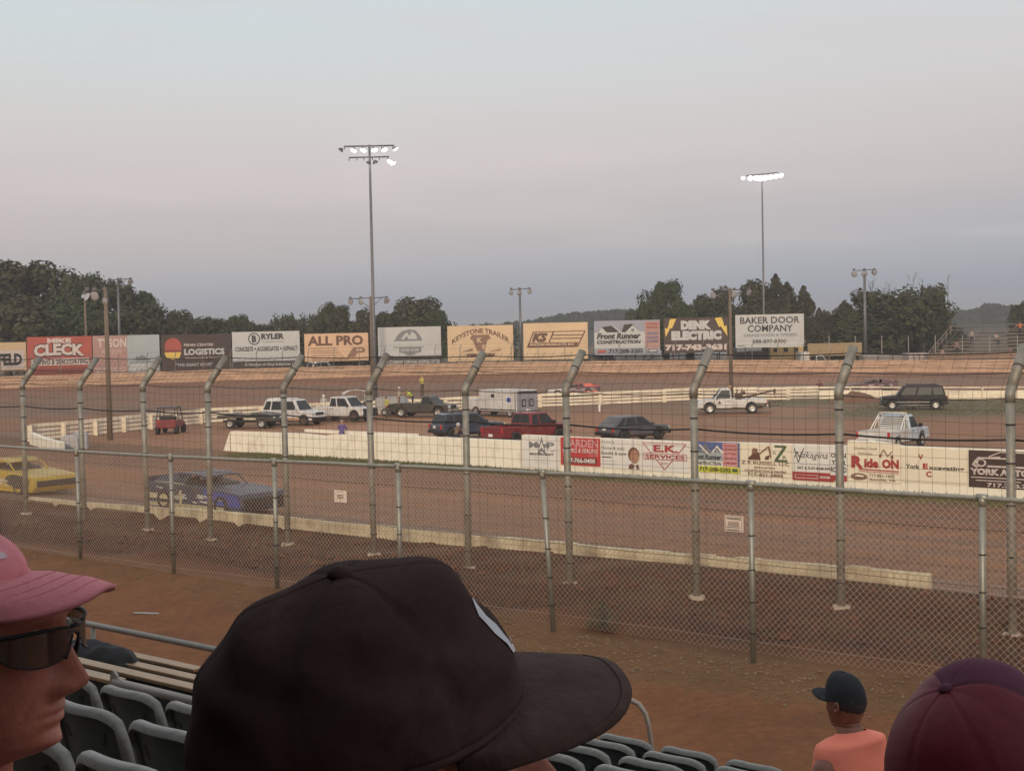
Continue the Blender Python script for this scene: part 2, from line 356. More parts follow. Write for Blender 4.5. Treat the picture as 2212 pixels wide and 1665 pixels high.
# ------------------------------------------------------------ catch fence with bent pipe posts
wire = mat('rusty_wire', (.115, .075, .05), .7, .3); cable = mat('steel_cable', (.035, .03, .03), .6, .4); conc = mat('concrete_footing', (.42, .33, .25), .9, var=.2, sc=8)
postx = [-330, -140, 48, 172, 308, 448, 612, 797, 1005, 1222, 1498, 1812, 2182, 2640]
pu = []
for x in postx:
    p = col_v(x, V_CATCH, 5.7); pu.append(uof(p.x, p.y))
pu[0] = pu[2] - 6.4; pu[1] = pu[2] - 3.2; pu[13] = pu[12] + 3.1
cf = thing('catch_fence', 'tall catch fence of bent grey pipe posts, dark cables and wire grid beside the track', 'fence', tuple(uv(-12, V_CATCH, 0)))
O = V3(cf.location)
def ztop(u): return lerp(5.68, 5.80, sst(-35, -8, u))
KV, KZ = .60, .74
tips = []
for i, u in enumerate(pu):
    j = random.uniform(-.035, .035) ; b = uv(u + .02 + j * .5, V_CATCH - .03 + random.uniform(-.04, .04)); b.z = hz(b.x, b.y); t = uv(u, V_CATCH, ztop(u)); a = t + VV * KV + V3((0, 0, KZ)) + U * random.uniform(-.03, .04)
    m = MB(); m.tube([b - V3((0, 0, .3)) - O, lerp(b, t, .5) - O, t - O], .073, 14)
    m.tube([t - V3((0, 0, .16)) - O, t - V3((0, 0, .02)) - O, t + (a - t) * .08 - O, t + (a - t) * .2 - O], .083, 14)
    m.tube([t + (a - t) * .12 - O, a - O], .088, 14)
    for q in (.45, 1.25, 2.1, 2.9, 3.5):
        z = b.z + q + random.uniform(-.1, .1); c = lerp(b, t, (z - b.z) / (t.z - b.z)); m.tube([c - O - V3((0, 0, .012)), c - O + V3((0, 0, .012))], .082, 12, 1)
    c = t + (a - t) * .55; m.tube([c - (a - t) * .012 - O, c + (a - t) * .012 - O], .095, 12, 1)
    m.box(c - O + U * .03 - V3((0, 0, .11)), (.05, .05, .05), 1)
    m.build('post', [galv_d, cable], cf)
    m = MB(); m.tube([b + V3((0, 0, -.2)) - O, b + V3((0, 0, .035)) - O], .16, 10); m.build('footing', conc, cf)
    tips.append(a)
m = MB(); u0, u1 = pu[0], pu[-1]; wr = .0034
def on_fence(u, h):     # h above the ground line; past the bend it follows the leaning arm
    zt = ztop(u); zb = 2.0
    if zb + h <= zt: return uv(u, V_CATCH + .085, zb + h)
    k = (zb + h - zt) / sqrt(KV * KV + KZ * KZ); return uv(u, V_CATCH + .085 + KV * k, zt + KZ * k)
HM = 5.7 - 2.0
u = u0
while u < u1:
    hh = ztop(u) - 2.0; m.tube([on_fence(u, -.15) - O, on_fence(u, hh) - O, on_fence(u, hh + .95) - O], wr, 3, cap=False, sm=False); u += .24
    if random.random() < .09: m.tube([on_fence(u + .03, -.1) - O, on_fence(u + .03, hh) - O], wr, 3, cap=False, sm=False)
h = .0
while h < HM + .95:
    pts = [on_fence(lerp(u0, u1, k / 60), h + .025 * noise.noise(V3((k * .7, h * 3, 0)))) - O for k in range(61)]
    m.tube(pts, wr, 3, cap=False, sm=False); h += .205
m.build('wire_grid', wire, cf)
for h, r in ((.55, .006), (1.5, .008), (3.02, .019), (HM + .0, .008), (HM + .5, .008), (HM + .93, .012)):
    m = MB()
    for a, b in zip(pu, pu[1:]):
        pts = [on_fence(lerp(a, b, k / 6), h - .05 * (1 - (k / 3 - 1) ** 2) * (1 if h > 2 else .3)) - VV * .04 - O for k in range(7)]
        m.tube(pts, r, 6)
    m.build('cable', cable, cf)
# ------------------------------------------------------------ chain link fence
px = [-60, 165, 368, 592, 860, 1172, 1622, 2122]
cu = []
for x in px:
    p = col_v(x, V_FENCE, 5.25); cu.append(uof(p.x, p.y))
cu[0] = cu[1] - 2.44; cu = [cu[0] - 4.88, cu[0] - 2.44] + cu + [cu[-1] + 2.5, cu[-1] + 5]
lf = thing('chain_link_fence', 'galvanised chain link fence with a top rail between the walkway and the clay bank', 'fence', tuple(uv(-12, V_FENCE, 0)))
O = V3(lf.location)
def rz_(u): return lerp(5.17, 5.31, sst(-21, -8, u))
lean = {1172: (.13, -.0)}
for i, u in enumerate(cu):
    x = px[i - 2] if 2 <= i < 10 else 0; du = lean.get(x, (random.uniform(-.01, .02), 0))[0]
    b = uv(u + du, V_FENCE); b.z = hz(b.x, b.y); t = uv(u, V_FENCE, rz_(u) - .02); m = MB(); m.tube([b - V3((0, 0, .2)) - O, t - O], .031, 12)
    m.tube([t - V3((0, 0, .05)) - O, t + V3((0, 0, .01)) - O, t + V3((0, 0, .035)) - O], [.038, .038, .028], 12)
    m.tube([t + V3((0, 0, .03)) - O - U * .05, t + V3((0, 0, .03)) - O + U * .05], .034, 10)
    for q in (.3, .62, .95, 1.3): 
        c = lerp(b, t, q / 1.8); m.tube([c - V3((0, 0, .006)) - O, c + V3((0, 0, .006)) - O], .036, 10, 1)
    m.build('post', [galv, cable], lf)
m = MB(); pts = [uv(lerp(cu[0], cu[-1], k / 60), V_FENCE, rz_(lerp(cu[0], cu[-1], k / 60)) + .008 * noise.noise(V3((k * .5, 0, 0)))) - O for k in range(61)]
m.tube(pts, .0235, 12); m.build('top_rail', galv, lf)
m = MB(); g = .0718; n = int((cu[-1] - cu[0]) / g); wgt = .0029
def cl(u, h):
    z0 = rz_(u) - 1.80; wob = noise.noise(V3((u * .9, h * 1.1, 3)))
    lo = .03 + .06 * max(0, noise.noise(V3((u * 1.3, 0, 9))))
    return uv(u + .008 * wob, V_FENCE + .035 + .03 * wob * (1 if h < 1.3 else .3), z0 + h + .012 * wob)
for k in range(-26, n + 26):
    for d in (1, -1):
        pts = []
        for q in range(0, 11):
            hh = q * .179; uu = cu[0] + k * g + d * (hh - .9)
            if cu[0] <= uu <= cu[-1]: pts.append(cl(uu, hh) + VV * (.0022 * d) - O)
        if len(pts) > 1: m.tube(pts, wgt, 3, cap=False, sm=False)
for hh in (.12, .9): m.tube([cl(lerp(cu[0], cu[-1], k / 90), hh) - VV * .006 - O for k in range(91)], .0028, 3, cap=False, sm=False)
m.build('chain_link_mesh', mat('chain_link_wire', (.52, .38, .28), .5, .2, var=.1), lf)
# warning signs wired to the chain link
signw = mat('sign_face', (.82, .68, .58), .5, var=.06); ink = mat('black_ink', (.03, .028, .028), .6); inkb = mat('brown_ink', (.12, .06, .03), .6)
def fsign(x0, x1, y0, y1, label, items):
    a = on_v(x0, y0, V_FENCE - .03); b = on_v(x1, y1 - 2, V_FENCE - .03); w = (b - a).length * .98; w = sqrt((b.x - a.x) ** 2 + (b.y - a.y) ** 2); h = a.z - b.z
    t = thing('warning_sign', label, 'sign', ((a.x + b.x) / 2, (a.y + b.y) / 2, b.z), -TH)
    m = MB(); m.box((0, 0, h / 2), (w, .006, h)); m.build('board', signw, t, .002); lettering(t, items, w, h, y=-.004, step=.0012)
def rule(m, x0, x1, z0, z1): return ('poly', m, [(x0, z0), (x1, z0), (x1, z1), (x0, z1)])
def framer(m, x0, x1, z0, z1, t, tz=None):
    tz = tz or t; return [rule(m, x0, x1, z0, z0 + tz), rule(m, x0, x1, z1 - tz, z1), rule(m, x0, x0 + t, z0 + tz, z1 - tz), rule(m, x1 - t, x1, z0 + tz, z1 - tz)]
fsign(722, 749, 1058, 1088, 'small tan notice hung on the fence with short dark lines of text',
      [rule(inkb, .15, .8, .86, .89), rule(inkb, .28, .72, .58, .64), rule(inkb, .25, .58, .46, .52), rule(inkb, .66, .8, .46, .52), rule(inkb, .27, .75, .34, .40), rule(inkb, .1, .25, .66, .69), rule(inkb, .75, .9, .66, .69), rule(inkb, .13, .25, .24, .27), rule(inkb, .5, .56, .1, .2)])
fsign(1565, 1606, 1112, 1152, 'WARNING notice with small print and a thin border on the fence',
      [('t', ink, 'WARNING', .12, .88, .74, .9, {'b': .03})] + framer(ink, .05, .95, .06, .97, .02) + [rule(inkb, .2, .82, z, z + .02) for z in (.62, .56, .5, .44, .38)] + [rule(ink, .12, .88, .28, .31), rule(ink, .16, .84, .13, .16)])
# ------------------------------------------------------------ low outer wall half buried in clay
def wall_strip(mb, pts, th, z0, nrm, mi=0):      # pts: (point at top), thickness away from the camera
    for a, b in zip(pts, pts[1:]):
        a, b = V3(a), V3(b); n = nrm * th; A = V3((a.x, a.y, z0)); B = V3((b.x, b.y, z0))
        mb.add([A, B, b, a, A + n, B + n, b + n, a + n], [(0, 1, 2, 3), (5, 4, 7, 6), (3, 2, 6, 7), (4, 0, 3, 7), (1, 5, 6, 2), (4, 5, 1, 0)], mi)
m = MB(); xs = [60, 180, 330, 480, 640, 850, 1040, 1240, 1440, 1640, 1830, 2005]; yt = [1074, 1084, 1094, 1105, 1119, 1139, 1157, 1174, 1193, 1208, 1223, 1238]
tp = [on_v(x, y, V_WALL) for x, y in zip(xs, yt)]; O = V3((tp[5].x, tp[5].y, 0))
cuts = []
for a, b in zip(tp, tp[1:]):
    for k in range(4): cuts.append(lerp(a, b, k / 4))
cuts.append(tp[-1])
for k, (a, b) in enumerate(zip(cuts, cuts[1:])):
    j = VV * random.uniform(-.02, .02) + V3((0, 0, random.uniform(-.025, .01))); e = (b - a) * .006
    wall_strip(m, [a - O + j, b - O + j - e], .16, .9, VV)
m.build('low_track_wall', mat('grimy_cream_wall', (.62, .53, .35), .7, var=.22, sc=1.3, bump=.2), loc=O, label='low cream wall along the near edge of the track, half buried in clay', cat='wall')
# ------------------------------------------------------------ infield wall
plainw = mat('white_wall_paint', (.88, .81, .66), .6, var=.06, sc=.9, bump=.1)
P = [col_v(x, V_INNER, z) for x, z in ((497, 1.22), (650, 1.27), (700, 1.20), (712, 1.30), (810, 1.42), (1126, 1.42))]
O = V3((P[2].x, P[2].y, 0)); m = MB()
for k in range(len(P) - 1):
    n = 1 if k in (1, 2) else 4
    for q in range(n):
        a = lerp(P[k], P[k + 1], q / n); b = lerp(P[k], P[k + 1], (q + 1) / n) - U * .02; j = VV * random.uniform(-.03, .03)
        wall_strip(m, [a - O + j, b - O + j], .35, -.1, VV)
m.add([P[0] - O - U * .75 + V3((0, 0, -P[0].z - .1)), P[0] - O - U * .02 + V3((0, 0, -P[0].z - .1)), P[0] - O - U * .02, P[0] - O - U * .75 + VV * .4 + V3((0, 0, -P[0].z - .1))], [(0, 1, 2), (3, 0, 2), (1, 3, 2)])
m.box(lerp(P[3], P[4], .5) - O + VV * .6 + V3((0, 0, .05)), (9, .12, .16), rz=-TH)
m.build('infield_wall', plainw, loc=O, label='plain cream concrete wall between the near straight and the infield', cat='wall')
P = [col_v(x, V_INNER, z) for x, z in ((1127, 1.73), (1210, 1.73), (1298, 1.72), (1383, 1.72), (1492, 1.72), (1599, 1.78), (1711, 1.80), (1830, 1.82), (1831, 2.05), (1900, 2.04), (1946, 1.90), (2090, 1.90), (2220, 1.92), (2420, 1.92), (2700, 1.9))]
O = V3((P[4].x, P[4].y, 0)); m = MB()
for a, b in zip(P, P[1:]):
    if (b - a).length < .6: wall_strip(m, [a - O, b - O], .3, -.1, VV); continue
    wall_strip(m, [a - O, b - O - U * .015], .3, -.1, VV)
m.build('banner_wall', plainw, loc=O, label='taller cream infield wall carrying a row of advertising banners', cat='wall')
# ------------------------------------------------------------ advertising banners and boards
C = {'w': mat('banner_white', (.74, .70, .64), .5, var=.05, sc=1), 'cr': mat('banner_cream', (.80, .71, .54), .55, var=.05, sc=1), 'k': ink, 'r': mat('banner_red', (.50, .05, .045), .5, var=.06), 'dr': mat('banner_dark_red', (.22, .045, .04), .5, var=.08),
     'rt': mat('red_lettering', (.38, .05, .045), .5), 'br': mat('banner_brown', (.062, .035, .028), .6, var=.1), 'bl': mat('banner_blue', (.10, .13, .28), .5, var=.12), 'pk': mat('banner_pink', (.62, .33, .33), .5, var=.05),
     'y': mat('banner_yellow', (.68, .68, .06), .5, var=.04), 'yo': mat('bolt_yellow', (.72, .50, .10), .5), 'g': mat('banner_green', (.09, .13, .06), .5), 'tan': mat('billboard_tan', (.66, .43, .27), .6, var=.07, sc=.7), 'tn2': mat('billboard_yellow_tan', (.64, .46, .28), .6, var=.08, sc=.7),
     'bt': mat('brown_lettering', (.13, .055, .035), .6), 'bt2': mat('faded_brown_lettering', (.24, .13, .085), .6), 'gr': mat('grey_lettering', (.2, .2, .21), .6), 'lg': mat('pale_grey', (.45, .45, .46), .6), 'rb': mat('billboard_red', (.40, .085, .06), .6, var=.1, sc=.8),
     'pb': mat('billboard_pale_blue', (.38, .42, .43), .6, var=.08, sc=.6), 'ps': mat('billboard_dusty_pink', (.40, .235, .205), .6, var=.06), 'wp': mat('faded_white_print', (.60, .50, .46), .6), 'dk': mat('dark_board_back', (.06, .047, .042), .8, var=.2, sc=1),
     'bw': mat('billboard_white', (.50, .50, .49), .6, var=.05, sc=.6), 'fl': mat('printed_skin', (.40, .21, .13), .6), 'bh': mat('printed_brown_hair', (.16, .07, .04), .7), 'gb': mat('billboard_grey_blue', (.30, .31, .37), .6, var=.12, sc=.5)}
def T(c, s, x0, x1, z0, z1, **o): return ('t', C[c], s, x0, x1, z0, z1, o)
def R(c, x0, x1, z0, z1): return rule(C[c], x0, x1, z0, z1)
def Pg(c, *p): return ('poly', C[c], list(p))
def Ln(c, x0, z0, x1, z1, t, asp=1):
    dx, dz = x1 - x0, (z1 - z0); l = sqrt(dx * dx + dz * dz); nx, nz = -dz / l * t / 2 / asp, dx / l * t / 2
    return Pg(c, (x0 + nx, z0 + nz), (x1 + nx, z1 + nz), (x1 - nx, z1 - nz), (x0 - nx, z0 - nz))
def banner(name, label, x0, x1, z0, z1, face, items, off=.03):
    a = col_v(x0, V_INNER - off, z0); b = col_v(x1, V_INNER - off, z0); w = (b - a).length; h = z1 - z0
    t = thing(name, label, 'banner', tuple((a + b) / 2), -TH, 'advertising banners on the infield wall'); m = MB()
    m.box((0, 0, h / 2), (w, .02, h)); m.build('banner_sheet', C[face], t); lettering(t, items, w, h, y=-.012, step=.003); return t
banner('banner', 'white banner with a black star between the letters M A P', 1130, 1209, .12, 1.71, 'w',
       [T('gr', 'M', .18, .42, .62, .82, b=.04), T('gr', 'P', .66, .88, .62, .82, b=.04)] +
       [Pg('gr', *[(.53 + (.26 if k % 2 == 0 else .10) * sin(k * pi / 5) * .82, .66 + (.34 if k % 2 == 0 else .12) * cos(k * pi / 5)) for k in range(10)])] +
       [T('w', 'A', .46, .60, .58, .80, b=.03), T('k', 'MASTERCRAFT', .20, .86, .40, .475, b=.03, sh=.2), R('lg', .3, .76, .33, .345), R('lg', .3, .76, .25, .27), R('lg', .34, .72, .18, .195), R('k', .78, .88, .54, .555)])
banner('banner', 'red banner with white phone number and faded italic lettering', 1212, 1297, .36, 1.70, 'r',
       [T('pk', 'GARDEN', .08, .96, .66, .95, b=.03), T('w', 'PAVING & SEALING', .05, .96, .46, .62, sh=.3, b=.01), T('pk', '.com', .7, .95, .34, .42, sh=.3), R('dr', .06, .92, .06, .30), T('w', '717-766-0408', .10, .88, .09, .27, b=.03)])
banner('banner', 'white banner with small black text and a portrait of a head', 1299, 1382, .32, 1.70, 'w',
       [T('k', 'Kennedy', .02, .36, .86, .94), T('k', 'Home & auto', .02, .62, .64, .76), T('k', 'Bundle & save', .02, .66, .46, .58), R('k', .02, .28, .36, .39), R('lg', .03, .4, .24, .26), R('lg', .03, .42, .13, .15)] +
       [Pg('bh', *[(.86 + .145 * cos(a * pi / 8), .50 + .26 * sin(a * pi / 8)) for a in range(16)]), Pg('fl', *[(.88 + .115 * cos(a * pi / 8), .44 + .24 * sin(a * pi / 8)) for a in range(16)]), Pg('bh', (.72, .02), (1.0, .02), (.97, .2), (.90, .12), (.80, .2), (.74, .14)), Pg('w', (.84, .02), (.94, .02), (.90, .14))])
banner('banner', 'pale banner with a thin red triangle around E.K. SERVICES', 1384, 1490, .30, 1.70, 'w',
       [Ln('rt', .06, .93, .94, .93, .02), Ln('rt', .06, .93, .5, .06, .02), Ln('rt', .94, .93, .5, .06, .02), R('w', .04, .96, .40, .60)] + framer(C['rt'], .07, .95, .38, .60, .012, .02) + [T('rt', 'E.K.', .28, .78, .64, .88, b=.04), T('rt', 'SERVICES', .11, .91, .42, .56, b=.03), T('rt', 'INC', .42, .58, .24, .31)])
banner('banner', 'blue and pink banner with a house roof and a yellow phone strip', 1494, 1598, .40, 1.76, 'bl',
       [R('pb', 0, .66, .36, .64), R('w', 0, .66, .2, .37), R('y', 0, 1, 0, .2), R('pk', .66, .97, .2, .98), Pg('gr', (.12, .62), (.3, .93), (.46, .62)), Ln('w', .18, .9, .36, .6, .05, 1.4), Pg('w', (.42, .64), (.55, .90), (.70, .64)), Pg('gr', (.46, .65), (.55, .82), (.64, .65)), T('w', 'A', .53, .57, .67, .73),
        T('k', 'Front Runner', .02, .64, .42, .60, sh=.2, b=.03), T('k', 'CONSTRUCTION', .02, .64, .24, .35, sh=.2, b=.03), T('k', '717-208-2202', .18, .83, .03, .17, b=.03), R('rt', 0, .08, .04, .17), R('g', .86, .97, .05, .16)] +
       [T('rt', s, .69, .95, z, z + .08, b=.02) for s, z in (('ROOFING', .86), ('SIDING', .74), ('GUTTERS', .6), ('CONCRETE', .46), ('& MORE!', .3))])
banner('banner', 'cream banner with a digger drawing and a large green Z', 1601, 1711, .34, 1.78, 'cr',
       [Ln('g', .67, .93, .9, .93, .07, 1.4), Ln('g', .88, .93, .70, .52, .06), Ln('g', .67, .5, .92, .5, .07, 1.4), T('gr', 'R', .64, .71, .68, .78), T('g', 'R', .84, .90, .56, .66, b=.02),
        Ln('bt2', .36, .66, .56, .92, .035), Ln('bt2', .56, .93, .60, .58, .035), Pg('bt', (.16, .56), (.26, .7), (.36, .74), (.4, .56)), Pg('bt2', (.22, .68), (.25, .86), (.34, .84), (.34, .7)), Pg('bt', (.5, .62), (.58, .66), (.56, .52), (.48, .52)), Ln('bt', .16, .53, .4, .53, .06),
        T('bt', 'Z R RUSSELL LLC', .02, .96, .36, .46, b=.01), T('bt', 'EXCAVATION', .28, .68, .24, .30, b=.02), T('bt', 'CONSTRUCTION & PAVING', .08, .9, .13, .20, b=.02), T('bt', '717-421-2895', .14, .84, .01, .10, b=.02)])
banner('banner', 'white banner with flowing script above a red strip', 1713, 1802, .28, 1.78, 'w',
       [T('k', 'Nakagina', .04, .86, .58, .82, sh=.4), Ln('k', .05, .9, .14, .5, .02), Ln('k', .14, .5, .28, .92, .02), Ln('lg', .16, .46, .9, .46, .012), Ln('lg', .9, .46, .92, .84, .012), T('k', 'SAT & SUN 8AM-5PM', .12, .94, .32, .40, b=.02), R('rt', 0, 1, 0, .24), R('w', .06, .62, .06, .17), R('rt', .07, .61, .075, .155), T('w', 'INDOOR MARKET', .66, .98, .08, .15, b=.03)])
banner('banner', 'narrow white banner reading OPEN YEAR ROUND', 1794, 1830, .34, 1.80, 'w', [T('k', 'OPEN', .05, .95, .66, .80, b=.03), T('k', 'YEAR', .08, .95, .46, .60, b=.03), T('k', 'ROUND', .04, .98, .24, .40, b=.03), R('rt', 0, 1, 0, .16)], off=.055)
banner('banner', 'cream banner with red Ride ON lettering and small drawings', 1832, 1945, .36, 2.00, 'cr',
       [T('bt', 'Quality Used', .12, .56, .80, .88, b=.01), T('bt', 'Vehicles', .2, .48, .68, .76), T('rt', 'R', .07, .30, .34, .66, b=.06), T('rt', 'ide', .32, .60, .36, .60, b=.06), T('rt', 'ON', .66, .98, .36, .60, b=.06), Ln('rt', .22, .32, .98, .30, .03, 1.3), Ln('rt', .22, .27, .98, .25, .015, 1.3),
        Pg('bt2', *[(.22 + .16 * cos(a * pi / 8), .13 + .09 * sin(a * pi / 8)) for a in range(16)]), Pg('cr', (.12, .14), (.2, .18), (.32, .16), (.3, .12)), T('bt', '717-861-1602', .42, .90, .14, .22, b=.01), T('bt', 'Annville, PA', .42, .92, .03, .10, b=.01)] +
       [Ln('bt2', .62, .66, .70, .84, .02), Ln('bt2', .70, .84, .78, .66, .02), Ln('bt2', .78, .68, .86, .80, .02), Pg('bt2', *[(.64 + .03 * cos(a), .68 + .05 * sin(a)) for a in range(6)]), Pg('bt2', *[(.86 + .03 * cos(a), .66 + .05 * sin(a)) for a in range(6)])])
banner('banner', 'white banner with York Excavating crossed by a red V E C column', 1949, 2088, .46, 1.86, 'cr',
       [T('k', 'York', .06, .28, .38, .52, b=.03), T('rt', 'E', .33, .41, .40, .56, b=.06), T('k', 'xcavating', .42, .97, .36, .50, b=.03), T('rt', 'V', .26, .34, .66, .82, b=.04), T('rt', 'C', .38, .47, .17, .34, b=.04)])
banner('banner', 'dark brown banner with a white car outline above an auto repair name', 2093, 2300, .40, 1.86, 'br',
       [Ln('wp', .05, .62, .10, .78, .03), Ln('wp', .10, .78, .34, .84, .03), Ln('wp', .22, .84, .34, .97, .02), Ln('wp', .34, .97, .62, .97, .03), Ln('wp', .62, .97, .74, .84, .03), Ln('wp', .74, .84, .92, .78, .03), Ln('wp', .92, .78, .95, .6, .03), Ln('wp', .2, .58, .8, .58, .05), Ln('wp', .1, .8, .5, .8, .04), Ln('wp', .05, .62, .1, .55, .04)] +
       [Pg('wp', *[(.14 + .055 * cos(a * pi / 8), .67 + .11 * sin(a * pi / 8)) for a in range(16)]), Pg('br', *[(.14 + .035 * cos(a * pi / 8), .67 + .07 * sin(a * pi / 8)) for a in range(16)]), T('wp', 'YORK AUTO BODY', .02, .98, .34, .52, b=.06), R('wp', .03, .6, .26, .285), R('wp', .08, .56, .18, .205), T('wp', '717.768.7632', .20, .78, .03, .14, b=.04)])
# ------------------------------------------------------------ billboards beyond the far wall
def board(label, x0, x1, yt, yb, face, items, off=3.2, posts=2, back='dk', strip=None, ytr=None):
    Y0 = yout(col_y(x0, 158, 5).x) + off; Y1 = yout(col_y(x1, 158, 5).x) + off
    xm = (x0 + x1) / 2; a = col_y(x0, Y0, 5); b = col_y(x1, Y1, 5); zt = on_y(xm, yt, (Y0 + Y1) / 2).z; zb = on_y(xm, yb, (Y0 + Y1) / 2).z
    w = sqrt((b.x - a.x) ** 2 + (b.y - a.y) ** 2); h = zt - zb; ang = atan2(b.y - a.y, b.x - a.x); c = (a + b) / 2
    t = thing('billboard', label, 'billboard', (c.x, c.y, zb), ang, 'billboards beyond the far wall'); m = MB(); m.box((0, .05, h / 2), (w, .08, h)); m.build('board', C[face], t)
    m = MB()
    for k in range(posts): m.box(((-.36 + .72 * k / max(1, posts - 1)) * w, .16, (h - zb - 0) / 2 - .1 + (1.2 - 1.2)), (.14, .12, h + zb - 0.0))
    m.box((0, .14, h * .15), (w, .06, .1)); m.box((0, .14, h * .85), (w, .06, .1)); m.build('frame', C['dk'], t)
    if strip:
        sy, sf, st_ = strip; z2 = on_y(xm, sy, (Y0 + Y1) / 2).z - zb; m = MB(); m.box((0, .05, z2 / 2 - .03), (w, .05, -z2 - .06)); s = m.build('lower_strip', C[sf], t)
        lettering(t, [(q[0], q[1], q[2], q[3], q[4], z2 / h * (1 - q[5]) - .01, z2 / h * (1 - q[6]) - .01, q[7]) for q in st_], w, h, y=.02)
    lettering(t, items, w, h, y=.0, step=.006); return t
board('cream billboard at the far left ending in the letters FELD', -60, 57, 740, 803, 'tn2', [R('wp', .02, .96, .08, .72), T('k', 'STERFELD', -.12 + .14, .92, .2, .62, b=.06), R('bt', .0, .97, .02, .05)])
board('red billboard with large outlined white lettering', 59, 199, 727, 819, 'rb',
      [T('wp', 'MIKE', .31, .68, .84, .96, b=.06), T('k', 'CLECK', .085, .90, .50, .83, b=.1, arc=.03), T('wp', 'CLECK', .10, .88, .53, .81, b=.05, arc=.03), R('wp', .06, .95, .33, .49), T('k', 'PAVING & SEALCOATING', .08, .94, .35, .47, b=.03, sh=.15), R('dr', .02, .98, .0, .26), T('bt', '717-382-2323', .42, .9, .14, .22, b=.02), R('wp', .14, .5, .02, .07)])
board('faded billboard, pink with white lettering on one side and pale blue on the other', 201, 345, 724, 815, 'pb',
      [R('ps', 0, .51, 0, 1), T('wp', 'TYSON', .07, .5, .72, .93, b=.03), T('wp', 'FENCE CO', .14, .42, .56, .66), R('wp', .02, .48, .22, .24), R('wp', .05, .48, .14, .17), T('bw', '717-555', .06, .42, .03, .1), R('gr', .54, .98, .34, .36), R('bw', .54, .98, .12, .33), Pg('gr', (.62, .40), (.64, .50), (.70, .48), (.72, .54), (.76, .50), (.8, .46), (.86, .4)), T('gr', '- -- - --', .64, .86, .16, .2)])
board('dark brown billboard with a red and yellow oval beside LOGISTICS', 349, 500, 722, 808, 'br',
      [Pg('rb', *[(.165 + .12 * cos(a * pi / 10), .70 + .22 * sin(a * pi / 10)) for a in range(20)]), Pg('yo', (.04, .56), (.28, .56), (.25, .42), (.16, .38), (.07, .42)), Pg('dr', (.03, .62), (.29, .62), (.28, .57), (.04, .57)), T('wp', 'PENN CENTRE', .32, .74, .70, .77, b=.02), T('bw', 'LOGISTICS', .32, .90, .48, .64, b=.05), T('wp', 'Warehousing & Transport', .33, .88, .37, .43, b=.02), T('lg', '"THE SMART MOVE"', .20, .72, .20, .28, b=.02), T('wp', 'Trucking  Storage  Hauling', .04, .9, .03, .09, b=.02)])
board('white billboard with a circled B and rows of black lettering', 502, 648, 716, 780, 'bw',
      [Pg('k', *[(.325 + .088 * cos(a * pi / 12), .76 + .205 * sin(a * pi / 12)) for a in range(24)]), Pg('bw', *[(.325 + .072 * cos(a * pi / 12), .76 + .168 * sin(a * pi / 12)) for a in range(24)]), T('k', 'B', .29, .36, .64, .88, b=.06), T('k', 'RYLER', .43, .77, .74, .93, b=.05), T('gr', 'A Dependable Company', .45, .77, .62, .68, sh=.3), T('k', 'CONCRETE + AGGREGATES + ASPHALT', .04, .96, .34, .50, b=.02), R('lg', .0, 1, .0, .22), T('gr', 'www.concretepaving.com   717 533 2000', .05, .94, .07, .14)],
      strip=(795, 'dk', [('t', C['bw'], 'A Division of Gray Industries LLC', .18, .97, .3, .8, {'b': .02})]))
board('tan billboard with rounded corners and dark ALL PRO lettering', 658, 796, 720, 780, 'tan',
      [T('bt', 'ALL PRO', .05, .92, .56, .92, b=.04)] + [R('bt2', .10, .62 - .03 * k, .12 + .085 * k, .13 + .085 * k + .01) for k in range(5)] + [Pg('bt2', (.66, .14), (.76, .48), (.92, .48), (.95, .40), (.93, .3), (.82, .28), (.78, .14)), Pg('tan', (.80, .36), (.82, .42), (.90, .42), (.90, .35)), R('bt2', .10, .7, .05, .065)])
board('white billboard with a mountain emblem over a dark shield', 817, 953, 706, 769, 'bw',
      [Pg('gr', (.26, .52), (.30, .70), (.38, .86), (.50, .92), (.60, .88), (.68, .66), (.70, .54)), Pg('bw', (.36, .58), (.42, .74), (.46, .82), (.50, .68), (.54, .84), (.6, .74), (.62, .58)), Pg('gr', (.40, .56), (.46, .70), (.48, .58)), R('gr', .24, .70, .52, .55), R('gr', .24, .72, .29, .32), R('gr', .33, .68, .12, .29), Pg('gr', (.38, .12), (.62, .12), (.56, .05), (.50, .02), (.44, .05)), T('bw', 'BEVERAGE', .36, .64, .17, .25, b=.03), R('lg', .02, .98, .41, .415)],
      strip=(788, 'dk', [('t', C['bw'], 'AT THE EDGEMONT COMMONS SHOPPING CENTER', .02, .98, .15, .6, {'b': .03})]))
board('tan billboard with an arched title over a brown keystone shape', 967, 1109, 703, 780, 'tn2',
      [T('bt', 'KEYSTONE TRAILER', .07, .94, .48, .62, b=.03, arc=.30), Pg('bt2', (.37, .74), (.63, .74), (.66, .62), (.61, .60), (.56, .28), (.45, .28), (.38, .60), (.34, .62)), T('tn2', 'K', .45, .53, .52, .66, b=.04), T('tn2', 'S', .52, .58, .34, .46, b=.04), T('bt', 'SERVICES', .28, .72, .11, .22, b=.05, sh=.1), Pg('bt2', (.2, .27), (.38, .36), (.38, .29)), Pg('bt2', (.62, .27), (.82, .34), (.8, .29))])
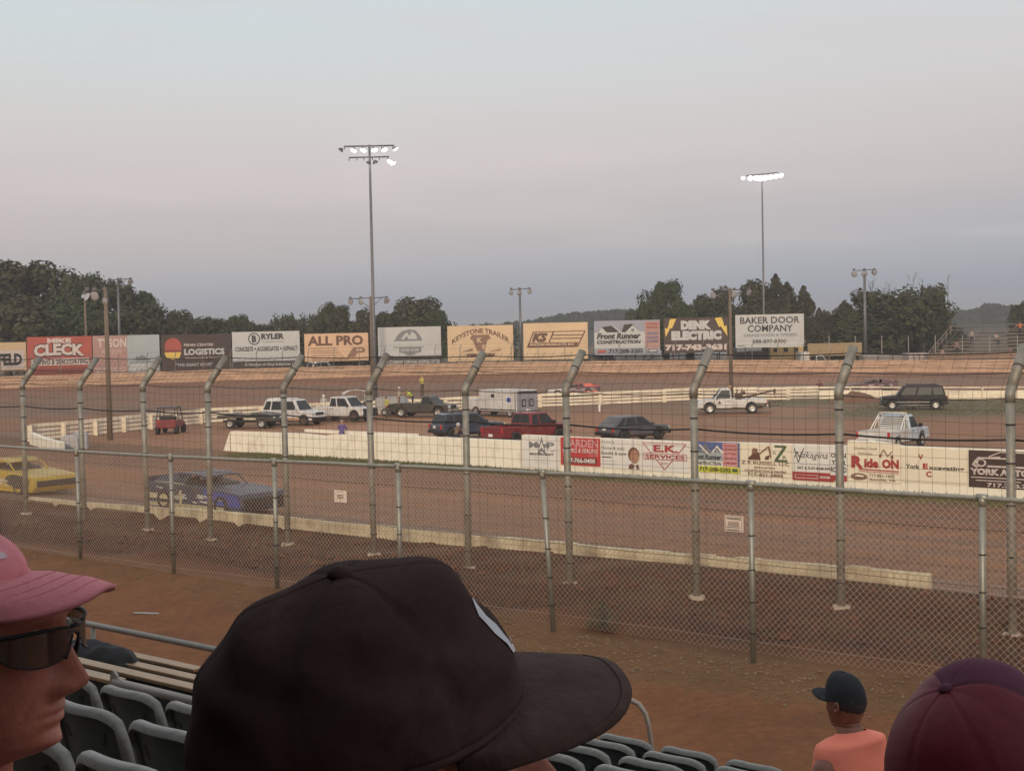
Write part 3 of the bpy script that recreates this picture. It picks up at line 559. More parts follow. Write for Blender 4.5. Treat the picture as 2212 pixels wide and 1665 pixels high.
board('yellow tan billboard with a slanted KS logo and speed stripes', 1131, 1270, 697, 776, 'tn2',
      [Ln('bt', .06, .34, .16, .76, .02), Ln('bt', .16, .76, .96, .76, .022), Ln('bt', .96, .76, .84, .34, .02), Ln('bt', .06, .34, .84, .34, .022), Pg('bt', (.07, .35), (.83, .35), (.85, .46), (.10, .46)), T('bt', 'KS', .13, .38, .48, .73, b=.07, sh=.3), Ln('bt', .40, .47, .47, .75, .02), Ln('bt', .46, .66, .93, .66, .022), Ln('bt', .45, .57, .90, .57, .022), T('tn2', 'RACING PRODUCTS, INC', .10, .80, .365, .44, b=.04, sh=.2)])
board('grey blue billboard with a white roofline drawing over black script', 1284, 1426, 692, 766, 'gb',
      [R('bw', .0, .77, .20, .66), R('ps', .77, 1, .16, .96), Pg('dk', (.05, .66), (.13, .82), (.30, .86), (.38, .66)), Pg('bw', (.05, .64), (.12, .80), (.20, .64)), Ln('bw', .28, .86, .40, .66, .03, 1.6), Pg('dk', (.42, .66), (.46, .88), (.58, .9), (.70, .66)), Pg('bw', (.48, .66), (.59, .86), (.70, .66)), T('k', 'm', .57, .61, .68, .75, b=.04),
       T('k', 'Front Runner', .04, .71, .46, .64, b=.05, sh=.2), T('k', 'CONSTRUCTION', .04, .71, .32, .43, b=.05, sh=.2), R('rb', .05, .18, .07, .15), T('k', '717-208-2202', .22, .74, .05, .17, b=.04), R('k', .82, .96, .06, .15), R('lg', .83, .95, .075, .135)] +
      [T('rt' if z > .7 else 'bl', s, .80, .97, z, z + .06, b=.03) for s, z in (('ROOFING', .86), ('SIDING', .76), ('GUTTERS', .58), ('CONCRETE', .46), ('& MORE', .36))])
board('dark brown billboard with two yellow lightning bolts and white lettering', 1434, 1573, 686, 762, 'br',
      [T('bw', 'DENK', .27, .74, .66, .92, b=.09), T('bw', 'ELECTRIC', .12, .90, .36, .63, b=.09), T('wp', '717-743-3631', .02, .98, .07, .25, b=.07),
       Pg('yo', (.10, .97), (.20, .98), (.13, .70), (.105, .72), (.03, .46), (.02, .72), (.06, .70), (.08, .82)), Pg('yo', (.90, .99), (.80, .98), (.86, .72), (.89, .74), (.99, .46), (.98, .76), (.94, .74), (.93, .86))])
board('white billboard with black DOOR COMPANY lettering and a thin phone line', 1589, 1737, 679, 750, 'bw',
      [T('k', 'BAKER DOOR', .07, .94, .72, .93, b=.02), T('k', 'COMPANY', .18, .84, .47, .68, b=.02), T('gr', 'GARAGE DOORS & OPENERS', .12, .90, .33, .42, b=.02), R('lg', .03, .98, .285, .29), T('k', '888-897-8700', .25, .74, .12, .24, b=.01), R('k', .03, .13, .05, .065)], posts=3)
# ------------------------------------------------------------ far outer wall and its fence
farw = mat('tan_timber_wall', (.50, .32, .21), .7, var=.16, sc=1.2, bump=.15)
def path_pts(tab, step, zf):
    out_ = []
    for (a, p), (b, q) in zip(tab, tab[1:]):
        n = max(1, int(sqrt((b - a) ** 2 + (q - p) ** 2) / step))
        out_ += [V3((lerp(a, b, k / n), lerp(p, q, k / n), 0)) for k in range(n)]
    out_.append(V3((tab[-1][0], tab[-1][1], 0)))
    for p in out_: p.z = zf(p)
    return out_
FW = path_pts(OUTP, 3.0, lambda p: zout(p.x)); O = V3((0, 160, 0))
t = thing('outer_track_wall', 'long tan board wall along the far side of the track', 'wall', O); m = MB()
def boards(m, a, b, zs, th, gap, O, dz=0):
    d = (b - a).normalized(); n = V3((-d.y, d.x, 0))
    for z0, z1 in zs:
        j = random.uniform(-.02, .02); c = [a + d * gap + V3((0, 0, z0 + j)), b - d * gap + V3((0, 0, z0 + j)), b - d * gap + V3((0, 0, z1 + j)), a + d * gap + V3((0, 0, z1 + j))]
        c = [q - O for q in c]; m.add(c + [q + n * th for q in c], [(0, 1, 2, 3), (5, 4, 7, 6), (3, 2, 6, 7), (4, 0, 3, 7), (1, 5, 6, 2), (4, 5, 1, 0)])
for a, b in zip(FW, FW[1:]): boards(m, a, b, ((-.2, .32), (.36, .66), (.70, 1.0), (1.05, 1.22)), .1, .02, O)
m.build('wall_boards', farw, t)
m = MB(); pm = MB()
for a in FW:
    if -62 < a.x < 60: pm.box(a - O + V3((0, .14, .45)), (.14, .14, 1.5))
pm.build('wall_posts', farw, t)
ft = thing('far_catch_fence', 'row of thin curved grey posts behind the far track wall, strung with faint wire', 'fence', O)
fm = mat('far_post_steel', (.30, .27, .24), .6, .3); FP = path_pts(OUTP, 2.72, lambda p: zout(p.x)); prev = None; wm = MB(); k = 0
for a in FP:
    if not -62 < a.x < 62: continue
    b = a + V3((0, .3, .1)); m = MB(); t0 = b + V3((0, 0, 2.75)); q = [b, t0, t0 + V3((.1, -.12, .25)), t0 + V3((.22, -.38, .48))] if a.x < 34 else [b, t0 + V3((0, 0, 1.0))]
    m.tube([p - O for p in q], .045, 6); m.build('post', fm, ft)
    if prev:
        for h in (1.3, 2.0, 2.75): wm.tube([prev + V3((0, 0, h)) - O, b + V3((0, 0, h)) - O], .009, 3, cap=False)
        wm.tube([prev + V3((.22, -.38, 3.22)) - O, b + V3((.22, -.38, 3.22)) - O], .009, 3, cap=False)
    prev = b; k += 1
wm.build('wire', wire, ft)
# ------------------------------------------------------------ slatted guard fence round the infield
gw = mat('guard_board_white', (.84, .74, .56), .6, var=.12, sc=1.2); gp = mat('guard_post', (.70, .60, .45), .7, var=.15)
IP = path_pts([(x, y) for x, y in INP if -62 < x < 72], 2.5, lambda p: hz(p.x, p.y - 1))
O = V3((0, 125, 0)); t = thing('guard_fence', 'white slatted guard fence curving round the far side of the infield', 'fence', O); m = MB()
for i, (a, b) in enumerate(zip(IP, IP[1:])):
    if a.x < -33.5: continue
    j = V3((0, 0, random.uniform(-.03, .03)))
    if a.x > 27: boards(m, a + j, b + j, ((.0, .78), (.98, 1.12)), .06, .03, O)
    else: boards(m, a + j, b + j, ((.06, .25), (.36, .54), (.65, .83), (.94, 1.18)), .06, .01, O)
m.build('guard_boards', gw, t)
for i, a in enumerate(IP):
    if a.x < -33.5 or not (i % 2 == 0 or a.x < 0): continue
    m = MB(); m.box(a - O + V3((0, -.09, .42)), (.34 if a.x < 27 else .12, .12, 1.3)); m.build('post', gp, t)
# short curved end of the infield wall at the left
O = on_z(95, 972, 0); O.z = 0; m = MB(); pts = []
for x, yt in ((64, 934), (80, 941), (100, 948), (128, 955)):
    b = on_z(x, {64: 962, 80: 968, 100: 974, 128: 981}[x], 0); pts.append((b, on_y(x, yt, b.y).z))
for (a, za), (b, zb) in zip(pts, pts[1:]):
    A, B = a - O, b - O; n = V3((.25, .35, 0)); m.add([A, B, B + V3((0, 0, zb)), A + V3((0, 0, za)), A + n, B + n, B + n + V3((0, 0, zb)), A + n + V3((0, 0, za))], [(0, 1, 2, 3), (5, 4, 7, 6), (3, 2, 6, 7), (4, 0, 3, 7), (1, 5, 6, 2), (4, 5, 1, 0)])
m.build('barrier_block', cream, loc=O, label='short curved cream barrier where the infield begins, beside grey blocks', cat='barrier', bevel=.03)
for k, (x, y, sx, sy, tx) in enumerate(((152, 975, 1.05, .9, 'pale grey concrete block next to the curved cream barrier'), (175, 972, .85, 1.05, 'pale grey concrete block, the taller of two behind the cream barrier'))):
    p = on_z(x, y, 0); m = MB(); m.box((0, 0, sy / 2), (sx, .7, sy)); m.box((0, 0, sy + .05), (sx * .8, .3, .12)); m.build('concrete_block', mat('grey_block', (.38, .36, .36), .9, var=.12), bevel=.04, loc=(p.x, p.y, 0), rz=.15, label=tx, cat='block', group='concrete blocks by the barrier')
# white distance stake and dirt pile
p = on_z(1295, 889, 0); m = MB(); m.box((0, 0, .3), (.14, .1, .6)); m.box((0, 0, .42), (.2, .13, .08)); m.build('marker_stake', wht, loc=(p.x, p.y, hz(p.x, p.y)), label='short white marker stake standing alone in the infield dirt', cat='stake')
p = on_z(1848, 868, 0); m = MB(); G = []
for i in range(31):
    row = []
    for j in range(21):
        x, y = (i / 30 - .5) * 5.2, (j / 20 - .5) * 4; r = sqrt((x / 2.5) ** 2 + (y / 1.9) ** 2)
        z = max(0, .95 * (1 - r ** 1.5) * (1 + .25 * noise.noise(V3((x, y, 2)))) + (.16 * noise.noise(V3((x * 2.2, y * 2.2, 5))) if r < 1 else 0)); row.append((x, y, z - .04))
    G.append(row)
m.grid(G); m.build('dirt_pile', mat('pile_soil', (.17, .085, .05), .95, var=.2, sc=3, bump=.4), loc=(p.x, p.y, 0), label='heap of brown soil in front of the guard fence', cat='dirt pile')
# ------------------------------------------------------------ light poles
lens = mat('lit_lamp_lens', (1, .97, .92), .3, emit=5, var=0); lens_off = mat('unlit_lamp_lens', (.42, .40, .42), .25, .2); lampm = mat('lamp_housing', (.09, .08, .085), .5, .4); poled = mat('tapered_steel_pole', (.15, .145, .15), .5, .4, var=.1, sc=2)
def bowl(parent, c, d, r, lit, name='floodlight', dep=1.0):
    d = V3(d).normalized(); a = d.cross(V3((0, 0, 1))); a = (a if a.length > .1 else V3((1, 0, 0))).normalized(); b = d.cross(a); c = V3(c)
    prof = [(-.95 * dep, .12), (-.9 * dep, .3), (-.6 * dep, .55), (-.25 * dep, .85), (0, 1.0), (.02, 1.02)]
    m = MB(); n = 14; P = [[c + d * (z * r) + (a * cos(2 * pi * j / n) + b * sin(2 * pi * j / n)) * (q * r) for j in range(n)] for z, q in prof]; m.grid(P, 0, True, True); m.f.append(list(range(n))); m.m.append(0); m.s.append(False)
    h = m.build(name, lampm, parent); m = MB(); P = [[c + d * (z * r) + (a * cos(2 * pi * j / n) + b * sin(2 * pi * j / n)) * (q * r) for j in range(n)] for z, q in ((-.02, .96), (.06, .7), (.09, .0))]
    m.grid(P, 0, True, True); m.build('lens', lens if lit else lens_off, h)
def tall_pole(x, yb, yt, Y, label, row, rad, side=1):
    p = col_y(x, Y, 0) if yb is None else on_z(x, yb, 0); Y = p.y; zt = on_y(x - 9 if side > 0 else x - 5, yt, Y).z; t = thing('light_pole', label, 'light pole', (p.x, p.y, 0)); m = MB()
    m.tube([(0, 0, -.2), (0, 0, zt * .28), (0, 0, zt * .29), (0, 0, zt)], [rad, rad * .85, rad * .78, rad * .5], 14); m.tube([(0, 0, zt * .28), (0, 0, zt * .285)], rad * .95, 12); m.build('pole', poled, t); return t, zt
t, zt = tall_pole(812, 893, 313, None, 'tallest steel light pole rising from the infield, two arms of mostly lit floodlights', 0, .19)
for nm, z, a, b in (('crossarm', zt - .1, -2.15, 2.1), ('crossarm', zt - 1.05, -1.75, 1.65)):
    m = MB(); m.tube([(a, 0, z), (b, 0, z)], .065, 6)
    for q in (a, a * .62, a * .28, b * .14, b * .5, b * .95): m.box((q, 0, z - .16), (.08, .08, .22))
    m.build(nm, lampm, t)
for x, z, d, lit in ((-2.45, -.45, (-.9, -.3, -.5), 0), (-1.35, -.5, (-.45, -.75, -.55), 1), (-.5, -.5, (-.3, -.8, -.5), 1), (.45, -.5, (.35, -.75, -.5), 1), (1.3, -.5, (.45, -.75, -.5), 1), (2.25, -.45, (.75, -.3, -.75), 1), (.5, -1.55, (.3, .6, -.9), 0), (1.75, -1.5, (-.35, -.8, -.3), 1), (2.0, -1.65, (.55, -.6, -.6), 1), (-.1, -1.6, (-.7, .5, -.5), 1)):
    bowl(t, (x, -.22, zt + z), (d[0], d[1] * .8, d[2] - .55 * (d[2] > -.85)), .26, lit)
def lamp_light(t, z, e, tgt):
    l = bpy.data.lights.new('floodlight_beam', 'SPOT'); l.energy = e; l.spot_size = radians(120); l.spot_blend = .8; l.color = (1, .93, .82); l.shadow_soft_size = .8
    o = bpy.data.objects.new('floodlight_beam', l); COL.objects.link(o); o.parent = t; o.location = (0, -.8, z - .6); d = V3(tgt) - (V3(t.location) + V3(o.location)); o.rotation_euler = (-d).to_track_quat('Z', 'Y').to_euler()
lamp_light(t, zt, 9000, (5, 60, 0))
t, zt = tall_pole(1652, None, 378, 176, 'tall dark light pole behind the white door company board, its floodlights all glowing', 0, .17, 0)
m = MB(); m.tube([(-1.9, 0, zt - .05), (1.9, .0, zt + .22)], .06, 6)
for q in (-1.8, -1, -.3, .4, 1.1, 1.8): m.box((q, 0, zt - .1), (.07, .07, .25))
m.build('crossarm', lampm, t)
for x, r, z in ((-2.35, .34, -.38), (-1.45, .46, -.42), (-.75, .5, -.4), (-.2, .55, -.45), (.35, .5, -.4), (1.0, .46, -.32), (1.65, .46, -.26), (2.3, .42, -.15)): bowl(t, (x, -.25, zt + z), (x * .12, -1, -.75), r * .74, 1)
lamp_light(t, zt, 9000, (10, 110, 0))
def wood_pole(xt, yt, xb, yb, Y, label, lamps, arm, rad=.14, brace=True, dk=False):
    p = on_z(xb, yb, 0) if yb else col_y(xb, Y, 0); Y = p.y; tp_ = on_y(xt, yt, Y); zt = tp_.z; t = thing('light_pole', label, 'light pole', (p.x, p.y, hz(p.x, p.y) - .1), 0, 'three lamp poles round the far turn'); z0 = t.location.z; H = zt - z0
    m = MB(); m.tube([(0, 0, 0), (0, 0, H)], [rad * 1.15, rad * .75], 10); m.build('pole', wood if not dk else poled, t); m = MB(); a, b = arm; m.tube([(a, -.05, H - .25), (b, -.05, H - .15)], .055, 6)
    if brace:
        for e in (a, b):
            if abs(e) > .8: m.tube([(e * .62, 0, H - .22), (0, 0, H - 1.35)], .035, 5)
    for q, zz, d, r in lamps: m.box((q, 0, H - .12), (.28, .2, .22))
    m.build('crossarm', lampm, t)
    for q, zz, d, r in lamps: bowl(t, (q, -.1, H - .62 + zz), d, r, False, 'lamp', 1.3)
wood_pole(226, 620, 238, 950, None, 'weathered wooden lamp pole in the near corner of the infield, lamps along a left arm', [(-1.25, 0, (-.5, -.6, .35), .30), (-.75, .03, (.0, -.8, -.3), .32), (-.05, -.35, (-.5, -.7, -.2), .26)], (-1.4, .2), .17, False)
wood_pole(258, 600, 262, None, 173, 'lamp pole behind the red billboard with three dark lamps on a wavy arm', [(-.95, 0, (-.3, .7, -.6), .34), (.35, .1, (0, .8, -.6), .30), (1.55, .1, (.3, -.6, -.5), .34)], (-1.1, 1.6), .17, True, True)
wood_pole(186, 628, 190, None, 171, 'slim pole behind the red billboard topped with one pale lamp', [(0, .05, (-.2, -.6, .5), .42)], (-.2, .3), .15, False)
wood_pole(797, 640, 806, None, 158.5, 'wooden lamp pole at the far wall, close beside the tallest steel pole', [(-2.25, 0, (-.6, -.7, -.3), .32), (-1.1, -.05, (-.4, -.8, -.3), .30), (1.75, .05, (.4, -.7, -.6), .34)], (-2.4, 1.9), .21)
wood_pole(1121, 621, 1127, None, 168, 'lamp pole between the two yellow tan billboards with three round lamps', [(-1.0, 0, (-.5, -.8, -.3), .30), (-.05, -.05, (0, -.9, -.4), .30), (1.15, .1, (.5, -.8, -.2), .30)], (-1.1, 1.2), .17, False, True)
wood_pole(1573, 622, 1580, None, 132.2, 'lamp pole standing at the guard fence before the lightning bolt billboard', [(-1.55, -.05, (-.6, -.7, -.3), .30), (.4, .0, (.1, -.9, -.3), .30), (1.75, .15, (.5, -.7, -.5), .32)], (-1.6, 1.9), .17)
wood_pole(1865, 580, 1870, None, 172, 'lamp pole before the sparse tree, its three lamps hanging from a straight arm', [(-1.25, -.05, (-.5, -.8, -.3), .38), (-.05, -.05, (0, -.9, -.3), .38), (1.2, .1, (.6, -.8, -.2), .38)], (-1.0, 1.1), .19, False, True)
# ------------------------------------------------------------ trees and hills
def crownmesh(name, seed, n, wide=1, gaps=.0, size=.5, spiky=0, top=0):
    rnd = random.Random(seed); m = MB(); lobes = []
    for i in range(26 if not spiky else 22):
        a = rnd.uniform(0, 2 * pi); z = rnd.uniform(-.75, .9); r = sqrt(max(0, 1 - z * z * .85)) * rnd.uniform(.35, .82); lobes.append((V3((r * cos(a) * wide, r * sin(a) * wide, z * .8)), rnd.uniform(.24, .42) * (1 - .35 * max(0, z))))
    lobes.append((V3((0, 0, .0)), .6 - gaps)); lobes.append((V3((0, 0, -.5)), .5))
    for i in range(n):
        c, r = rnd.choice(lobes); d = V3((rnd.gauss(0, 1), rnd.gauss(0, 1), rnd.gauss(0, 1))).normalized(); q = c + d * r * (rnd.uniform(.55, 1.06)) 
        if spiky and rnd.random() < .5: q = c + V3((d.x * r * .45, d.y * r * .45, abs(d.z) * r * 1.25))
        s = size * rnd.uniform(.4, 1.1) / 8; nn = (d + V3((rnd.uniform(-1, 1), rnd.uniform(-1, 1), rnd.uniform(-.3, 1)))).normalized(); a = nn.cross(V3((0, 0, 1))).normalized(); b = nn.cross(a)
        k = rnd.uniform(.6, 1.4); an = rnd.uniform(0, pi); a, b = a * cos(an) + b * sin(an), b * cos(an) - a * sin(an)
        m.add([q - a * s, q + b * s * .6 * k, q + a * s * 1.1, q - b * s * k * .6], [(0, 1, 2, 3)])
    me = m.mesh(name, leafm[seed % 3]); return me
def leafmat(name, c):
    m = mat(name, c, .9, var=.30, sc=.9, spec=.1); b = m.node_tree.nodes['Principled BSDF']; b.inputs['Subsurface Weight'].default_value = 0; return m
leafm = [leafmat('leaves_dark_green', (.062, .064, .030)), leafmat('leaves_olive', (.068, .062, .032)), leafmat('leaves_mid_green', (.058, .070, .032))]
bark = mat('bark', (.09, .07, .055), .9, var=.3)
CR = [crownmesh('crown_a', 3, 9500), crownmesh('crown_b', 4, 9500), crownmesh('crown_c', 5, 9000, size=.45), crownmesh('crown_d', 6, 4300, gaps=.25, size=.55), crownmesh('crown_e', 7, 8500, spiky=1, size=.45)]
def tree(x, yt, Y, wpx, label, kind=0, grp='trees beyond the billboards', dead=0, low=.28):
    wpx *= 1.3; yt -= 2; p = col_y(x, Y, 0); s = F / Y; zt = on_y(x, yt, Y).z; w = wpx / s / 2; base = hz(p.x, p.y); t = thing('tree', label, 'tree', (p.x, Y, base), random.uniform(0, 6), grp); H = zt - base; zc = lerp(low * H, H, .5); hr = (H - low * H) / 2
    m = MB(); m.tube([(0, 0, -.2), (.1, 0, H * .25), (-.15, .1, H * .5), (0, 0, H * .8)], [.035 * H, .026 * H, .018 * H, .006 * H], 7)
    for k in range(7 if not dead else 10):
        a = k * 2.4; z = H * random.uniform(.22, .6); e = V3((cos(a) * w * .7, sin(a) * w * .7, z + H * .22)); m.tube([(0, 0, z), (e.x * .5, e.y * .5, z + H * .08), e], [.012 * H, .008 * H, .003 * H], 5)
    m.build('trunk', bark, t); c = link('crown', CR[kind], t); c.location = (0, 0, zc); c.scale = (w / .95, w / .95, hr / .92); c.rotation_euler = (0, 0, random.uniform(0, 6))
    if dead:
        m = MB()
        for k in range(dead):
            a = random.uniform(0, 6.28); r0 = random.uniform(.1, .75) * w; q = V3((r0 * cos(a), r0 * sin(a), H * .72)); d = V3((random.uniform(-.35, .35), random.uniform(-.3, .3), 1)) * random.uniform(.25, .42) * H
            m.tube([q, q + d * .5 + V3((random.uniform(-.2, .2), 0, 0)), q + d], [.06, .035, .012], 4)
            for j in range(6): 
                e = q + d * random.uniform(.35, .95); m.tube([e, e + V3((random.uniform(-.9, .9), random.uniform(-.5, .5), random.uniform(.3, 1.1)))], [.025, .008], 3)
        m.build('dead_branches', bark, t)
    return t
wl = 'woodland trees massed at the left'
L = lambda s: s
spec = [(-90, 560, 205, 230, 0, 'broad dark tree cut by the left edge behind the cream billboard'), (20, 566, 200, 180, 1, 'tall dark tree at the far left above the FELD board'), (110, 572, 205, 190, 0, 'tallest dome of the left woodland, above the red billboard'), (182, 592, 198, 110, 2, 'tree at the shoulder of the left woodland beside the pale lamp'),
        (60, 640, 190, 200, 1, 'lower dark tree standing in front of the left woodland'), (232, 610, 200, 130, 0, 'dark tree behind the wavy armed lamp pole'), (160, 655, 188, 170, 2, 'low dark tree just above the red billboard'), (300, 628, 205, 115, 2, 'rounded tree with small gaps at the right end of the left woodland'),
        (335, 655, 198, 80, 3, 'thin leaved tree ending the left woodland'), (262, 668, 186, 140, 0, 'low tree above the faded pink billboard'), (392, 672, 200, 90, 1, 'small round tree above the dark LOGISTICS board'), (430, 688, 190, 110, 0, 'low dark tree left of the circled B board'), (462, 690, 210, 90, 2, 'low treetop between the LOGISTICS and circled B boards'), (355, 690, 184, 120, 1, 'low tree behind the pale blue half of the faded board')]
for x, y, Y, w, k, l in spec: tree(x, y, Y, w, l, k, wl, low=.1)
spec = [(517, 681, 200, 58, 2, 'small bushy tree above the circled B'), (560, 697, 195, 70, 0, 'low tree above the white board with the circled B'), (618, 676, 198, 62, 3, 'ragged tree left of the ALL PRO board'), (675, 675, 198, 60, 3, 'ragged tree above the first letters of the ALL PRO board'), (722, 656, 200, 70, 0, 'round topped tree left of the twin poles'), (765, 668, 196, 90, 1, 'dark tree directly behind the twin poles'),
        (640, 700, 190, 100, 1, 'low dark tree over the ALL PRO board'), (850, 676, 200, 70, 0, 'dark tree just right of the tallest pole'), (905, 644, 203, 140, 1, 'large domed tree above the mountain emblem board'), (945, 668, 198, 62, 2, 'leafy right shoulder of the domed tree over the emblem board'),
        (1025, 698, 200, 90, 3, 'scrubby low tree above the arched title board'), (1075, 700, 205, 80, 3, 'scrubby low tree left of the round lamp pole'),
        (1440, 607, 196, 92, 2, 'green tree with sky gaps above the roofline billboard'), (1400, 652, 192, 70, 2, 'lower left limb of greenery beside the gappy green tree'), (1478, 655, 192, 70, 2, 'green treetop left of the lightning bolt board'), (1540, 640, 196, 84, 0, 'dark tree behind the lightning bolt board'), (1600, 622, 200, 120, 1, 'wide dark tree behind the lamps over the bolt board'), (1655, 608, 204, 110, 0, 'tall dark tree wrapped round the glowing lamp pole'),
        (1705, 597, 198, 92, 4, 'tree with upright feathery tops right of the glowing lamp pole'), (1750, 650, 196, 80, 4, 'sloping tree right of the door company board'), (1795, 672, 196, 80, 1, 'low dark tree between the door company board and the straight armed lamps'), (1840, 648, 196, 76, 3, 'ragged tree left of the straight armed lamp pole')]
for x, y, Y, w, k, l in spec: tree(x, y, Y, w, l, k, low=.12)
tree(1915, 622, 193, 150, 'sparse tree with dead bare branches above its crown', 3, dead=9, low=.2); tree(1995, 612, 192, 112, 'sparse tree leaning right beside the bleachers, sky showing through', 3, dead=5, low=.2)
tree(1800, 690, 200, 150, 'low wide tree right of the door company board', 1, low=.03); tree(1480, 682, 206, 150, 'low wide tree behind the lightning bolt board', 1, low=.03); tree(800, 684, 206, 170, 'low wide dark tree behind the tallest pole', 0, low=.03)
tree(1950, 668, 198, 170, 'dense lower tree beneath the two sparse trees', 1, low=.05); tree(2215, 655, 240, 60, 'dark treetop at the far right edge over the bleachers', 0, low=.05); tree(1870, 690, 190, 150, 'low dark tree behind the straight armed lamp pole', 0, low=.05); tree(2040, 700, 215, 120, 'low dark tree behind the stair end of the bleachers', 1, low=.05)
hm = leafmat('distant_woods', (.060, .070, .062));  # distance haze put into the leaf colour as a bluish grey
def hill(pts, Y, name='hill'):
    m = MB(); P = []; xs = [pts[0][0] + (pts[-1][0] - pts[0][0]) * k / 260 for k in range(261)]; zt = [on_y(x, pw(pts, x), Y).z for x in xs]
    for r in range(9):
        row = []
        for x, z in zip(xs, zt):
            q = col_y(x, Y, 0); tt = r / 6; yy = Y - 60 + 60 * min(tt, 1) + (60 * (r - 6) if r > 6 else 0); zz = z * (sin(min(tt, 1) * pi / 2) if r <= 6 else .75)
            zz += (1.2 * noise.noise(V3((q.x * .12, yy * .12, 1))) + 1.1 * abs(noise.noise(V3((q.x * .35, yy * .3, 6))))) * min(1, tt); row.append((q.x, yy, max(zz - 2.6, -1) if r else -1))
        P.append(row)
    m.grid(P); m.build(name, hm, kind='structure')
    mm = MB(); 
    for i in range(5200):
        k = random.randrange(260); q = P[random.choice((3, 4, 5, 6, 6, 6))][k]; s = random.uniform(.8, 2.0); a = random.uniform(0, 3.1); d = V3((cos(a), sin(a) * .4, 0)) * s; c = V3(q) + V3((random.uniform(-1, 1), -.5, random.uniform(-.3, 1.0))); mm.add([c - d, c + V3((0, 0, -s)), c + d, c + V3((0, 0, s * .8))], [(0, 1, 2, 3)])
    mm.build('distant_woods', hm, kind='stuff', label='hazy wooded ridge on the horizon beyond the trees', cat='woods')
hill([(960, 712), (1090, 697), (1140, 690), (1180, 682), (1240, 674), (1290, 666), (1340, 668), (1400, 664), (1500, 668), (1620, 690), (1700, 700)], 480)
hill([(1960, 690), (2040, 672), (2075, 668), (2110, 663), (2140, 656), (2185, 659), (2230, 668), (2330, 676), (2500, 690)], 520)
# ------------------------------------------------------------ far bleachers
alum = mat('weathered_aluminium', (.25, .19, .155), .6, .2, var=.15); Y0 = 160.0
p = col_y(2008, Y0, 0); zb = hz(p.x, p.y) + .5; t = thing('bleachers', 'aluminium bleachers with a stepped side rail on the far side of the track', 'bleachers', (p.x, Y0, zb)); W_ = 26; m = MB(); fr = MB()
for k in range(10):
    m.box((W_ / 2 + k * .58 - .2, k * .75, .45 + k * .40), (W_ - k * 1.16 + 6, .3, .06)); fr.box((W_ / 2 + k * .58, k * .75 + .4, .12 + k * .40), (W_ - k * 1.16 + 6, .1, .2))
m.build('seat_planks', alum, t)
for x in [0.0 + 3 * k for k in range(9)]: fr.tube([(x + 4, 6.75, 4), (x + 4, 6.75, -.5)], .05, 5); fr.tube([(x, 0, .4), (x + 5.4, 7, 4.2)], .05, 5)
fr.build('frame', mat('bleacher_shadowed_frame', (.14, .11, .10), .7, .2), t); m = MB()  # frame in a darker tone, shade under the planks put into its colour
for dz in (.55, 1.05): m.tube([(-1.2, 0, dz - .5), (4.6, 6.9, 3.7 + dz), (30, 6.9, 3.7 + dz)], .045, 6)
for k in range(8): m.tube([(-.9 + k * .75, .2 + k * .9, k * .53 - .2), (-.9 + k * .75, .2 + k * .9, k * .53 + .95)], .04, 5)
for k in range(12): m.tube([(4.6 + 2 * k, 6.9, 3.7), (4.6 + 2 * k, 6.9, 4.8)], .035, 5)
m.build('guard_rail', alum, t)
BL = t
# ------------------------------------------------------------ vehicles: x forward, z up, origin on the ground at the middle
def paint(name, c, rough=.45): return mat('paint_' + name, c, rough, .0, var=.16, sc=1.3, coat=.2, spec=.35)
PW = paint('white', (.58, .56, .53)); PDK = mat('paint_black_green', (.03, .031, .030), .6, spec=.15); PDB = paint('dark_blue', (.045, .055, .085)); PRD = paint('red', (.19, .022, .028)); PGY = paint('grey', (.085, .092, .105)); POL = paint('dusty_olive', (.06, .052, .042)); PBW = paint('pale_blue_white', (.46, .52, .58))
dust = mat('dusty_underbody', (.10, .065, .045), .9)
def wheel(par, x, y, r, w, rimm=None, nm='wheel'):
    m = MB(); s = 1 if y > 0 else -1
    pr = [(-.5, .6), (-.5, .88), (-.4, 1), (.4, 1), (.5, .88), (.5, .6)]; n = 20
    m.grid([[V3((r * q * cos(2 * pi * j / n), s * w * a, r * q * sin(2 * pi * j / n))) for j in range(n)] for a, q in pr], 0, True, True)
    h = m.build(nm, rubber, par); h.location = (x, y, r); m = MB()
    m.grid([[V3((r * q * cos(2 * pi * j / n), s * w * a, r * q * sin(2 * pi * j / n))) for j in range(n)] for a, q in ((.44, .62), (.40, .55), (.22, .5), (.30, .2), (.34, .0))], 0, True, True)
    for j in range(5):
        a = 2 * pi * j / 5; m.box((r * .38 * cos(a), s * w * .33, r * .38 * sin(a)), (.3 * r, .03, .12 * r), R=Matrix.Rotation(-a, 3, 'Y'))
    m.build('rim', rimm or chrome, h); return h
def arch(x, r, z, n=9): return [(x - r * cos(pi * k / n), z + r * sin(pi * k / n)) for k in range(n + 1)]
def quadpatch(par, nm, m_, fn, poly, off=.012):
    m = MB(); m.add([fn(a, b) for a, b in poly], [list(range(len(poly)))]); m.build(nm, m_, par)
